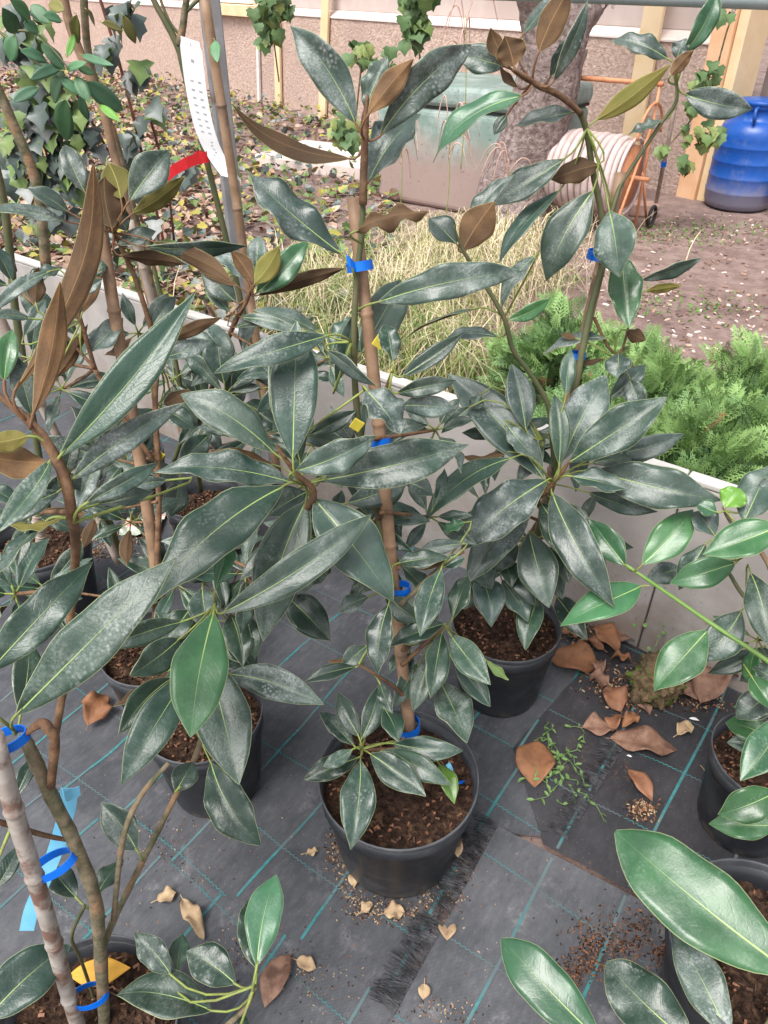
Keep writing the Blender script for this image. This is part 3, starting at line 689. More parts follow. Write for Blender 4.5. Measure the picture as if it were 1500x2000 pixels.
# galvanised post and the pipe across the top right corner
e = pt(428, 170, 2.05); V, F = box_vf((e.x, e.y, 1.15), .044, .044, 2.3, Matrix.Rotation(.35, 3, 'Z'))
o = mesh_obj('steel_post', V, F, M['galv'], smooth=False); bevel(o, .004, 3); tag(o, 'grey galvanised square steel post beside the white tag', 'post')
pa, pb = pt(1085, -14, 1.62), pt(1640, 2, 1.35)
o = tube('steel_pipe', [pa+(pa-pb)*2.2, pb+(pb-pa)*.6], .0145, M['pipe'], sm=0, seg=16); tag(o, 'grey horizontal pipe with water drops along the top edge', 'pipe')
for px in (1165, 1196, 1218, 1460):
    t = (px-1085)/555; c_ = pa.lerp(pb, t)-Vector((0, 0, .0165)); bm = bmesh.new(); bmesh.ops.create_uvsphere(bm, u_segments=10, v_segments=8, radius=.0032)
    me = bpy.data.meshes.new('water_drop'); bm.to_mesh(me); bm.free(); 
    if 'water' not in M:
        kq = N('water'); kq.b.inputs['Transmission Weight'].default_value = 1; kq.b.inputs['IOR'].default_value = 1.33; M['water'] = kq.out((1, 1, 1), .02)
    me.materials.append(M['water']); me.polygons.foreach_set('use_smooth', [True]*len(me.polygons)); d_ = link(bpy.data.objects.new('water_drop', me), o); d_.matrix_parent_inverse = Matrix(); d_.location = c_; d_.scale = (1, 1, 1.2)

# ------------------------------------------------------------------ ground cover behind the border
V, F, mi = [], [], []
mats = [M['ivy_a'], M['ivy_b'], M['ivy_c'], M['ivy_y'], M['litter'], M['litter_d']]
def addleaf(x, y, z, l, m, sh, tilt=.5):
    k0 = len(F); oval(l, l*.8, V, F, (x, y, z), rR(tilt), sh); mi.extend([m]*(len(F)-k0))
cnt = 0
while cnt < 30000:
    y = random.uniform(2.2, 14.5); x = random.uniform(-1.1*y-.6, .1+.0*y)
    if bed_side(x, y) < .12 or ((x-wR.x)*wn.x+(y-wR.y)*wn.y) < .05: continue
    r = random.random(); cnt += 1
    if x > -.33*y+.75 and r < .5: continue
    if r < .66: addleaf(x, y, gh(x, y)+.01+random.random()*.03, random.uniform(.045, .10), 4 if random.random() < .7 else 5, None, .45)
    else:
        hgt = .04+random.random()**2*(.35 if x < -.42*y else .14)
        q = random.random(); m = 0 if q < .22 else 1 if q < .62 else 2 if q < .74 else 3
        addleaf(x, y, gh(x, y)+hgt, random.uniform(.04, .085), m, IVY, .55)
tag(mesh_obj('ivy_ground_cover', V, F, mats, None, False, mi), 'ivy and fallen leaf litter covering the bed', 'ground cover', kind='stuff')
# sparse green tufts and pale stones on the yard soil
V, F, mi = [], [], []
for (cx, cy, rx, ry, n) in ((1330, 455, 130, 28, 420), (1100, 545, 60, 20, 200), (1380, 600, 120, 30, 160), (1480, 460, 60, 20, 90), (1250, 590, 60, 30, 120)):
    for i in range(n):
        p = gp(cx+random.gauss(0, rx*.5), cy+random.gauss(0, ry*.5))
        k0 = len(F); oval(random.uniform(.012, .035), .012, V, F, (p.x, p.y, gh(p.x, p.y)+random.random()*.02), rR(.7)); mi += [random.choice((0, 0, 1, 2))]*(len(F)-k0)
tag(mesh_obj('yard_weeds', V, F, [M['grass'], M['weed'], M['litter']], None, False, mi), 'tiny green weeds growing in the bare yard', 'weeds', kind='stuff')
pts = []
for i in range(420):
    p = gp(random.uniform(1130, 1560), random.uniform(415, 700)); pts.append((p.x, p.y, gh(p.x, p.y)))
crumbs('yard_pebbles', pts, (.006, .022), [M['stone_and_glare'], M['yard'], M['litter_d'], M['litter']], None, 'small pebbles and crumbs on the yard soil', 'pebbles')

# grass behind the border
def grass(name, label, spots, mats, wts):
    V, F, mi = [], [], []
    for (px, py, sx, n, h, dry) in spots:
        c_ = gp(px, py)
        for i in range(n):
            x, y = c_.x+random.gauss(0, sx), c_.y+random.gauss(0, sx*.7)
            if bed_side(x, y) < .10: continue
            hh = h*random.uniform(.4, 1.15); a = random.uniform(0, 6.28); ln = hh*random.uniform(.3, 2.1); wv = random.uniform(.0016, .0036)
            dx, dy = math.cos(a), math.sin(a); b = len(V); K = 5
            for j in range(K+1):
                t = j/K; z = hh*(1-(1-t)**2) - hh*.55*max(0, t-.55)**2*6*random.uniform(.6, 1.4)
                for s in (-1, 1): V.append((x+dx*ln*t*t-dy*wv*s*(1-t*.9), y+dy*ln*t*t+dx*wv*s*(1-t*.9), max(.0, z)))
            for j in range(K): F.append((b+2*j, b+2*j+1, b+2*j+3, b+2*j+2))
            mi += [(random.choice((0, 0, 0, 1)) if random.random() < dry else random.choice((1, 2, 2)))]*K
    return tag(mesh_obj(name, V, F, mats, None, True, mi), label, 'grass', kind='stuff')
grass('dry_grass', 'tall straw coloured and green grass behind the border panel', [(660, 640, .22, 650, .36, .65), (820, 640, .22, 850, .36, .85), (950, 560, .22, 750, .34, .96), (860, 500, .20, 500, .26, .97), (760, 740, .16, 450, .36, .5), (900, 760, .14, 350, .30, .45), (600, 590, .2, 350, .32, .6), (1040, 480, .25, 300, .22, .97)], [M['straw'], M['straw2'], M['grass']], None)

# tall pale seed grasses in front of the metal box
def seedgrass(label, px, py, Y, hpx, n):
    b = pt(px, py, Y); b.z = max(b.z, .0); e = empty('seed_grass', tuple(b), label, 'grass plant', 'seeding grasses')
    top = pt(px+10, py-hpx, Y)
    tube('stalk', [b, b.lerp(top, .5)+Vector((.01, 0, 0)), top], [.0022, .0018, .0012], M['straw2'], e)
    for i in range(n):
        a = random.uniform(0, 6.28); r = random.uniform(.06, .17); h = random.uniform(-.02, .12); s0 = b.lerp(top, random.uniform(.7, 1))
        d = Vector((math.cos(a), math.sin(a)*.5, 0)).normalized()
        tube('seed_head', [s0, s0+d*r*.4+az*(h+.05), s0+d*r*.8+az*(h+.03), s0+d*r*1.15+az*(h-.07)], [.0012, .0028, .0028, .0012], M['seed'], e, 5)
seedgrass('pale seeding grass stalk in front of the box, at its left', 775, 470, 3.4, 200, 6)
seedgrass('pale seeding grass stalk in front of the box, at its middle', 868, 450, 3.5, 190, 8)
seedgrass('pale seeding grass stalk nearest the tree trunk', 985, 450, 3.6, 120, 6)
seedgrass('pale seeding grass reaching up over the box lid', 900, 330, 3.4, 300, 6)

# ------------------------------------------------------------------ thuja shrubs
def frond():
    T = []   # quads as 4 points in local frame: x along, y side, z normal
    def strip(p, q, w0, w1):
        d = (q-p); d = d/np.linalg.norm(d); s = np.array((-d[1], d[0], 0))
        T.append((p-s*w0, p+s*w0, q+s*w1, q-s*w1))
    strip(np.array((0, 0, 0.)), np.array((.085, 0, 0.)), .0014, .0009)
    for i in range(6):
        x = .012+i*.0125; l = .040*(1-i/7.5)+.006
        for s in (-1, 1):
            a = rad(44)*s; p = np.array((x+.004*s, 0, 0.)); q = p+l*np.array((math.cos(a), math.sin(a), 0)); strip(p, q, .0013, .0009)
            for f in (.4, .72):
                for s2 in (-1, 1):
                    a2 = a+s2*rad(36); r_ = p+(q-p)*(f+.06*s2); strip(r_, r_+.0125*(1.15-f*.5)*np.array((math.cos(a2), math.sin(a2), 0)), .0012, .0009)
    return np.array(T)
FR = frond()
def thuja(label, c, rx, ry, h, n, bright):
    e = empty('thuja_shrub', (c[0], c[1], 0), label, 'shrub', 'thuja shrubs behind the border')
    allv = []; mi = []
    cl = []
    for i in range(30):
        th = i*2.39996+c[0]*9; cz = 1-1.05*(i+.5)/30; q = math.sqrt(max(0, 1-cz*cz)); f = random.uniform(.72, 1.18)
        cl.append((np.array((q*math.cos(th), q*math.sin(th), cz)), f, random.uniform(.75, 1.25)))
    for i in range(n):
        d, f, tone = cl[i % 30]; rr = random.random()**.6
        ctr_ = np.array((c[0], c[1], h*.36))+d*f*rr*np.array((rx, ry, h*.62))
        sp_ = .055*(1.25-rr); p = ctr_+np.array((random.gauss(0, sp_), random.gauss(0, sp_), random.gauss(0, sp_*.8)))
        if p[2] < .02 or bed_side(p[0], p[1]) < .0: continue
        dirv = d*np.array((1, 1, .7))+np.array((random.gauss(0, .38), random.gauss(0, .38), .45+random.gauss(0, .25))); dirv /= np.linalg.norm(dirv)
        a_ = rng.normal(size=3); a_ = a_-dirv*np.dot(a_, dirv); a_ /= np.linalg.norm(a_); b_ = np.cross(dirv, a_)
        sc = random.uniform(.7, 1.15); q = FR.reshape(-1, 3)*sc
        q = np.column_stack((q[:, 0], q[:, 1], -q[:, 0]**2*random.uniform(1, 5)+np.abs(q[:, 1])*random.uniform(-.3, .3)))
        allv.append(p+q[:, :1]*dirv+q[:, 1:2]*a_+q[:, 2:3]*b_)
        m = 3 if random.random() < .01 else (2 if rr < .62 else (0 if random.random() < bright*tone else 1)); mi += [m]*(len(FR))  # inner fronds get the darker tone as painted shade
    A = np.concatenate(allv); me = bpy.data.meshes.new('foliage'); nq = len(A)//4
    me.vertices.add(len(A)); me.vertices.foreach_set('co', A.astype(np.float32).ravel())
    me.loops.add(nq*4); me.loops.foreach_set('vertex_index', np.arange(nq*4, dtype=np.int32)); me.polygons.add(nq)
    me.polygons.foreach_set('loop_start', np.arange(0, nq*4, 4, dtype=np.int32)); me.update()
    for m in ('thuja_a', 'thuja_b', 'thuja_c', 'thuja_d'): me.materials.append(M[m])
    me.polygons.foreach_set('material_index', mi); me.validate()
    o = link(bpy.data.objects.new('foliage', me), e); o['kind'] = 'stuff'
    tube('trunk', [(c[0], c[1], -.02), (c[0]+.02, c[1], h*.4), (c[0], c[1]+.02, h*.75)], [.018, .012, .004], M['stem_brown'], e)
    for i in range(7):
        th = i*.9+c[0]; tube('branch', [(c[0], c[1], h*.15), (c[0]+rx*.4*math.cos(th), c[1]+ry*.4*math.sin(th), h*.35), (c[0]+rx*.75*math.cos(th), c[1]+ry*.75*math.sin(th), h*.6)], [.007, .005, .002], M['stem_brown'], e, 5)
def zc(px, py, z): p = gp(px, py, z); return (p.x, p.y)
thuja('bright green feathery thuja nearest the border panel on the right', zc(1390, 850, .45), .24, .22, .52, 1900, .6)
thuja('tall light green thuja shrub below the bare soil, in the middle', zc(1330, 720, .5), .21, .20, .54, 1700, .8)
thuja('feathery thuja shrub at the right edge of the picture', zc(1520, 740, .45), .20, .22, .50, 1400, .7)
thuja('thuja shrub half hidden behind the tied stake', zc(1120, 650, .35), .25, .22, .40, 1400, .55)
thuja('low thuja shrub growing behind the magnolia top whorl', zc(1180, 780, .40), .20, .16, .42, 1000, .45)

# ------------------------------------------------------------------ climbing vines on the wall
def vine(label, stem_px, Y, spots, lsz, mats, name='climbing_vine', shape=GRAPE, cat='vine', grp='climbing vines', smat='stem_bark', sr=.008, shared=None):
    b = pt(stem_px[0][0], stem_px[0][1], Y); e = empty(name, tuple(b), label, cat, grp)
    tube('stem', [pt(x, y, Y) for x, y in stem_px], sr, M[smat], e, 6)
    ms = []
    for m in mats:
        V, F = [], []; oval(1, 1, V, F, (0, 0, 0), Matrix.Identity(3), shape); V = [v+Vector((0, 0, .10*math.sin(5*v.x+3*v.y))) for v in V]
        me = bpy.data.meshes.new('leaf'); me.from_pydata([tuple(v) for v in V], [], F); me.materials.append(M[m]); me.polygons.foreach_set('use_smooth', [True]*len(F)); ms.append(me)
    for (cx, cy, sx, sy, n) in spots:
        for i in range(int(n*1.5)):
            p = pt(cx+random.uniform(-sx, sx), cy+random.uniform(-sy, sy), Y-random.uniform(-.02, .10)*Y*.3)
            o = bpy.data.objects.new('leaf', random.choice(ms)); o.location = p
            o.rotation_euler = (random.gauss(0, .35), random.uniform(.5, 1.35), math.radians(270+random.gauss(0, 45)))
            s = lsz*random.uniform(.7, 1.25); o.scale = (s, s, s); S.collection.objects.link(o); o.parent = e; o.matrix_parent_inverse = Matrix.Translation(-e.location)
    return e
vine('leafy vine hanging below the window sill', [(545, 160), (530, 40), (520, -60)], 8.6, [(515, 10, 22, 18, 9), (545, 20, 22, 15, 8), (525, 50, 20, 18, 8), (522, 78, 14, 12, 4), (530, -25, 30, 20, 10)], .115, ['vine', 'vine', 'vine', 'vine_b'])
vine('vine with big leaves climbing left of the tree', [(822, 130), (815, 60), (812, -60)], 6.4, [(808, 15, 26, 22, 12), (815, 55, 22, 18, 8), (800, 75, 14, 10, 3), (825, -25, 30, 18, 9)], .10, ['vine', 'vine', 'ivy_b'])
vine('low leafy vine growing over the box corner', [(690, 280), (700, 180), (710, 90)], 6.3, [(700, 95, 22, 14, 7), (740, 105, 30, 14, 7), (680, 255, 18, 22, 8), (670, 235, 16, 20, 5), (765, 125, 22, 10, 5)], .10, ['vine', 'vine_b', 'vine'])
vine('thin yellowing vine by the leaning pole', [(1300, 290), (1345, 240), (1385, 180), (1420, 60), (1440, 10)], 5.15, [(1385, 140, 20, 20, 10), (1375, 175, 26, 18, 8), (1360, 265, 24, 20, 11), (1330, 318, 16, 14, 6), (1395, 255, 18, 20, 6), (1410, 25, 20, 10, 5), (1295, 280, 8, 8, 2), (1350, 215, 14, 16, 4)], .068, ['vine', 'vine', 'vine_b', 'ivy_b'], sr=.005)

# ------------------------------------------------------------------ left hedge of climbing ivy and the oval leaved shrub
e1 = vine('ivy with grey green lobed leaves on red stems at left', [(330, 520), (310, 430), (275, 290), (235, 130), (190, -20)], 2.75,
     [(258, 130, 18, 26, 4), (300, 215, 16, 20, 4), (250, 268, 16, 16, 4), (245, 15, 18, 16, 5), (205, 85, 16, 24, 4), (60, 260, 55, 60, 26), (40, 330, 40, 30, 10), (150, 250, 50, 40, 16), (120, 330, 50, 40, 14), (90, 160, 60, 50, 14), (40, 60, 40, 60, 14), (280, 460, 40, 40, 10), (110, 420, 30, 20, 8), (350, 330, 20, 20, 4), (230, 330, 40, 40, 8)], .072, ['ivy_a', 'ivy_a', 'ivy_b', 'ivy_c'], 'climbing_ivy', IVY, 'ivy', 'ivy plants', 'red_stem', .005)
for q in ([(300, 480), (230, 330), (130, 150)], [(340, 470), (325, 350), (290, 220)], [(120, 420), (80, 260), (30, 100)], [(60, 400), (120, 250), (100, 120)]):
    tube('stem', [pt(x, y, 2.8) for x, y in q], .0045, M['red_stem'], e1, 6)
oe = empty('oval_leaf_shrub', tuple(pt(75, 420, 1.75)), 'shrub with light green oval leaves at the top left corner', 'shrub')
tube('stem', [pt(90, 520, 1.75), pt(72, 365, 1.75), pt(25, 240, 1.75), pt(-20, 140, 1.75)], [.013, .012, .011, .010], M['stem_bark'], oe, 8)
tube('twig', [pt(-10, 55, 1.72), pt(40, 95, 1.70), pt(75, 125, 1.68), pt(125, 140, 1.66)], [.003, .0025, .002, .0015], M['stem_green'], oe, 6)
tube('twig', [pt(20, 60, 1.7), pt(70, 65, 1.68), pt(110, 105, 1.66), pt(135, 135, 1.65)], [.003, .0025, .002, .0015], M['stem_green'], oe, 6)
OV = [(130, 150, 62, 130, 24, 'rose'), (120, 152, 105, 200, 40, 'rose'), (118, 150, 160, 187, 24, 'rose'), (75, 172, 25, 200, 26, 'rose'), (128, 196, 130, 275, 48, 'rose_d'), (132, 110, 145, 66, 18, 'rose_b'), (170, 160, 240, 215, 44, 'rose'), (160, 108, 222, 128, 18, 'rose'), (195, 205, 235, 238, 20, 'rose_b'), (150, 150, 175, 200, 30, 'rose'), (125, 135, 80, 85, 30, 'rose'), (90, 118, 40, 100, 28, 'rose'), (75, 62, 45, 45, 30, 'rose'), (30, 65, 5, 15, 36, 'rose'), (30, 70, 20, 120, 40, 'rose'), (95, 45, 60, 10, 34, 'rose'), (120, 40, 85, 30, 26, 'rose'), (130, 135, 170, 122, 20, 'rose'), (160, 185, 172, 235, 28, 'rose_d'), (125, 20, 95, 8, 30, 'olive'), (150, 30, 152, 85, 30, 'olive'), (120, 130, 60, 155, 26, 'rose_d'), (150, 130, 185, 145, 20, 'rose'), (60, 40, 20, 0, 36, 'rose'), (170, 20, 185, 50, 22, 'olive'), (240, 30, 265, 85, 26, 'olive'), (200, 45, 240, 60, 24, 'olive'), (262, 20, 275, 5, 22, 'rose_d'), (420, 80, 425, 122, 26, 'rose')]
for (a0, a1, b0_, b1_, w_, m) in OV:
    att = (a0-4, a1-4, 1.68); M_ = M[m]
    B = pt(a0, a1, 1.67); T = pt(b0_, b1_, 1.67+random.uniform(-.05, .05)); v = (CAM-B).normalized()+Vector((random.gauss(0, .3), 0, .5))
    leaf_mesh('leaf', B, T, w_*.85*depth(B)/FPX, v, [M_, M['vine'], M['petiole']], pt(*att), .05, .02, .15, .03, 2, .1, 0, .0008, (.9, .62), 8, 4, oe)
# tall rose-like plant with the tag
rp = empty('tall_tied_shrub', tuple(pt(540, 930, 2.0)), 'tall green stemmed shrub carrying a long white tag', 'shrub')
stem(rp, 'stem', [(545, 930, 1.95), (500, 720, 1.95), (445, 480, 1.95), (400, 300, 1.95), (362, 150, 1.95), (345, 85, 1.95), (300, 0, 1.95), (280, -60, 1.95)], [.011, .011, .010, .009, .009, .010, .008, .007], 'stem_green')
stem(rp, 'branch', [(347, 88, 1.95), (356, 60, 1.95), (362, 15, 1.95), (372, -50, 1.95)], [.011, .010, .009, .008], 'stem_bark')
stem(rp, 'branch', [(358, 30, 1.95), (378, 8, 1.95), (410, -20, 1.95)], .005, 'stem_green')
stem(rp, 'branch', [(352, 70, 1.95), (330, 40, 1.95), (310, -10, 1.95)], .004, 'stem_green')
stake('brown bamboo cane leaning on the steel post by the white tag', (542, 930, 1.89), (398, -20, 1.89), .012, .011, 'bamboo')
for i, (pp, lab, r_) in enumerate(([((230, 330, 2.2), (195, 200, 2.2), (140, 60, 2.2), (118, -40, 2.2)), 'tan bare stem right of the oval leaves, reaching the top edge', .012], [((245, 345, 2.25), (205, 220, 2.25), (172, 100, 2.25), (162, -40, 2.25)), 'brown bare stem second from the oval leaves', .010])):
    e = empty('bare_stem_shrub', tuple(pt(*pp[0])), lab, 'shrub', 'bare stemmed shrubs'); P = [pt(*q) for q in pp]; P = [Vector((P[0].x+.05, P[0].y, 0))]+P
    tube('stem', P, [r_]+[r_]*4, M['bamboo' if i == 0 else 'stem_bark'], e, 8)
    tube('twig', [P[2], P[2]+Vector((.05, 0, .03))], .004, M['stem_bark'], e, 6, sm=0)
e = empty('bare_stem_shrub', tuple(pt(35, 640, 1.9)), 'olive stem at the left edge in front of the border', 'shrub', 'bare stemmed shrubs'); tube('stem', [Vector((pt(45, 860, 1.9).x, 1.9, 0)), pt(35, 640, 1.9), pt(22, 520, 1.9), pt(8, 400, 1.9), pt(-15, 300, 1.9)], .011, M['stem_green'], e); tube('knot', [pt(20, 515, 1.89), pt(24, 530, 1.89)], [.013, .013], M['stem_bark'], e, sm=0)

# white tag
tl = [(371, 76, 1.92), (384, 180, 1.92), (402, 260, 1.92), (425, 310, 1.92), (452, 348, 1.90)]; V, F = [], []
P, _ = spline([pt(*q) for q in tl], [0]*5, 8)
for i, q in enumerate(P):
    hwid = .0235 if i > 1 else .020
    for th in (0, .0008):
        for s in (-1, 1): V.append(Vector(q)+Vector((s*hwid, th, -s*.006)))
for i in range(len(P)-1):
    b, d = i*4, i*4+4; F += [(b, b+1, d+1, d), (b+2, d+2, d+3, b+3), (b, d, d+2, b+2), (b+1, b+3, d+3, d+1)]
F += [(0, 2, 3, 1), tuple(len(V)-4+i for i in (0, 1, 3, 2))]
tg = mesh_obj('plant_tag', V, F, M['paper'], smooth=False); tag(tg, 'long white plastic plant tag hanging on the green stem', 'tag')
V, F = [], []
def tagmark(u, v, a, b):
    i = min(int(u*(len(P)-1)), len(P)-2); q = Vector(P[i]).lerp(Vector(P[i+1]), u*(len(P)-1)-i); d = (Vector(P[i+1])-Vector(P[i])).normalized(); x = Vector((1, 0, -.255)).normalized()
    k0 = len(V); c_ = q+x*v+Vector((0, -.0006, 0))
    for s, t in ((-1, -1), (1, -1), (1, 1), (-1, 1)): V.append(c_+x*s*a+d*t*b)
    F.append((k0, k0+1, k0+2, k0+3))
tagmark(.04, .0, .0008, .003); tagmark(.115, .0, .0032, .0028)
for r_ in range(8):
    for c0_ in range(2):
        for g_ in range(3): tagmark(.20+r_*.042, -.0095+c0_*.017+g_*.0026, .0009, .0017)
for r_ in range(7): tagmark(.57+r_*.035, random.uniform(-.004, .008), .0022, .0012)
mesh_obj('printing', V, F, M['ink'], tg, False)
# red tape
c_ = pt(396, 306, 1.93); band('plant_tie', 'red tape tied round the green stem below the tag', c_, pt(380, 240, 1.93)-c_, .016, .016, .024, 'tie_red', tail=[pt(395, 306, 1.915), pt(365, 318, 1.90), pt(340, 332, 1.90), pt(325, 345, 1.91)])

# ================================================================== POTS
PA, PB, PC = (.026, .803), (.277, 1.202), (-.359, .945)
def gxy(px, py, z=.24): p = gp(px, py, z); return (p.x, p.y)
pot('large black pot in the front centre with bare brown soil', PA, .145, .245, .2, 1)
pot('black pot in front of the border panel, left of the mossy rock', PB, .122, .235, .205, 2)
pot('black pot left of the front pot, under the big drooping leaves', PC, .118, .24, .2, 3)
pot('black pot half hidden behind the drooping leaves at left', gxy(298, 1258), .112, .235, .2, 4)
pot('black pot at the left edge with a pale stub in its soil', gxy(75, 1050), .125, .235, .2, 5)
pot('black pot farthest back at left below the border', gxy(245, 868), .11, .22, .18, 6)
pot('black pot behind the crumpled wrapper, left of the centre stake', gxy(392, 955), .108, .22, .18, 7)
pot('black pot at the bottom left corner holding two tied stems', gxy(165, 2012), .125, .24, .2, 8)
pot('black pot at the right edge below the green branch', gxy(1510, 1470), .105, .23, .19, 9)
pot('black pot in the bottom right corner under the large green leaf', gxy(1500, 1850), .14, .235, .19, 10)

# ================================================================== MAGNOLIAS
O = dict
def plant(label, loc): return empty('magnolia_plant', (loc[0], loc[1], .2), label, 'magnolia')
# ---- centre plant
p1 = plant('tall magnolia tied to a bamboo cane in the front centre pot', PA)
stem(p1, 'stem', [(793, 1425, .835), (780, 1250, .87), (768, 1120, .90), (732, 985, .935), (708, 880, .955), (694, 760, .965), (692, 640, .97), (697, 540, .98), (707, 450, .985), (710, 330, .99), (713, 250, .99), (718, 190, .99)], [.010, .008, .0072, .0068, .0063, .006, .0056, .0053, .005, .0048, .004, .0025], 'stem_green', 10, True)
stem(p1, 'shoot', [(709, 400, .982), (711, 320, .982), (714, 245, .982), (718, 185, .982)], [.0062, .006, .005, .002], 'stem_brown')
whorl(p1, (712, 275, .985), [(695, 242, 567, 50, 78, O(top='top_dusty', side=.06, wave=.22, freq=1.6, twist=.5)), (683, 310, 450, 217, 48, O(u=1, und='under_dark', fold=.2, roll=25)), (719, 224, 808, 115, 52, O(u=1, und='under', dy=-.03)), (713, 212, 755, 108, 56, O(top='top_dusty', dy=.03)), (742, 266, 925, 84, 76, O(top='top_dusty', side=-.06, wave=.18, twist=-.5)), (718, 358, 822, 225, 92, O(top='top_dusty', t=25, dy=.02))], pet='petiole_brown')
whorl(p1, (693, 540, .965), [(668, 496, 482, 335, 90, O(top='top_dusty', side=-.06, wave=.34, freq=2.6))])
whorl(p1, (706, 475, .97), [(694, 452, 838, 418, 46, O(u=1, und='under_dark', wave=.9, freq=2.5, fold=.5, bend=-.08, dy=-.03))])
whorl(p1, (700, 607, .955), [(738, 590, 1022, 529, 72, O(top='top_dusty', bend=.10, t=5, roll=12, dy=-.03))])
whorl(p1, (686, 668, .94), [(640, 655, 418, 726, 64, O(top='top', bend=.08, t=-6, dy=-.02)), (655, 750, 690, 612, 46, O(top='top', dy=.05)), (705, 690, 785, 545, 88, O(top='top_dusty', dy=.06, t=20)), (622, 650, 495, 605, 44, O(top='top_dusty', dy=.06, roll=40)), (640, 685, 730, 757, 26, O(top='top_dusty', roll=50, dy=.02))])
stem(p1, 'branch', [(745, 800, .91), (752, 765, .9), (766, 725, .89)], [.004, .0035, .002], 'stem_brown', 6)
whorl(p1, (766, 728, .89), [(768, 708, 754, 630, 46, O(top='top', roll=20)), (786, 735, 903, 652, 40, O(top='top_dark', t=10)), (775, 768, 892, 745, 36, O(top='top_dusty', roll=30)), (780, 792, 892, 800, 42, O(top='top_dusty', roll=35))])
whorl(p1, (712, 762, .90), [(716, 762, 782, 848, 84, O(top='top_dusty', dy=-.03)), (605, 850, 697, 802, 36, O(top='top_dark', dy=.04))])
# lower branches
stem(p1, 'branch', [(782, 1180, .84), (805, 1160, .86), (855, 1112, .9), (905, 1078, .94)], [.0055, .005, .004, .003], 'stem_bark')
stem(p1, 'branch', [(784, 1300, .82), (825, 1262, .83), (868, 1222, .84)], [.005, .004, .003], 'stem_brown')
stem(p1, 'branch', [(790, 1360, .815), (765, 1338, .80), (735, 1318, .79), (698, 1297, .79)], [.005, .0042, .0035, .002], 'stem_brown')
stem(p1, 'branch', [(797, 1425, .815), (775, 1460, .79), (740, 1464, .77), (705, 1463, .75)], [.0048, .0045, .004, .003], 'stem_brown')
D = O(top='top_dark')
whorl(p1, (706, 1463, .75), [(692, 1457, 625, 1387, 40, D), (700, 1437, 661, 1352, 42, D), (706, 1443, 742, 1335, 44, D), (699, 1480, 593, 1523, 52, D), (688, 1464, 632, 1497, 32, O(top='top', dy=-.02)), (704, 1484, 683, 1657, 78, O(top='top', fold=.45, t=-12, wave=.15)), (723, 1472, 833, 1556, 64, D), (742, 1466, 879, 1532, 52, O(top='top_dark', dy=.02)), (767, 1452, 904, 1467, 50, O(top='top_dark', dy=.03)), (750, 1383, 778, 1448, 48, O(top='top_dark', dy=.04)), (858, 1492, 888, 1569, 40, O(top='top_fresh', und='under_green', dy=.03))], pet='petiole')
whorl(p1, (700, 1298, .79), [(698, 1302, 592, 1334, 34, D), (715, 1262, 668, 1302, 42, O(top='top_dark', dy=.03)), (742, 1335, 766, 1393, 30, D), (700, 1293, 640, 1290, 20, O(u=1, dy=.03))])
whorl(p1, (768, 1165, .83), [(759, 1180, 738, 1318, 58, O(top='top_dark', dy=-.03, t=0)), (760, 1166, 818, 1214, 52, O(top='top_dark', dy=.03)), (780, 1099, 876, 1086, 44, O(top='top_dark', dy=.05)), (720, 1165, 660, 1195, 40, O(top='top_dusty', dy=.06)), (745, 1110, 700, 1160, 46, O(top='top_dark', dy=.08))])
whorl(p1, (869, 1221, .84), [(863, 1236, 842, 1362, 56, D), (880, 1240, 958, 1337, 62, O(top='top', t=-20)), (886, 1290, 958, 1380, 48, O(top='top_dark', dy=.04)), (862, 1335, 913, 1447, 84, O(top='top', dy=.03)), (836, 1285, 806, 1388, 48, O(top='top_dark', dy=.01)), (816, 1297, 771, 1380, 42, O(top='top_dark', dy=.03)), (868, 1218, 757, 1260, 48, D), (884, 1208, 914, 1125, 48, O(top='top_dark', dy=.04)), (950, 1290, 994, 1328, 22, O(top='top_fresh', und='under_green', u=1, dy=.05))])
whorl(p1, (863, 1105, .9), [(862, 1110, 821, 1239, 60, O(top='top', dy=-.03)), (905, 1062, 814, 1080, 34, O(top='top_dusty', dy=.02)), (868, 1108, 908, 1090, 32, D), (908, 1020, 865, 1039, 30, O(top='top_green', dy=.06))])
stake('brown bamboo cane in the front centre pot', (800, 1430, .815), (692, 385, 1.02), .0105, .0085, 'bamboo')
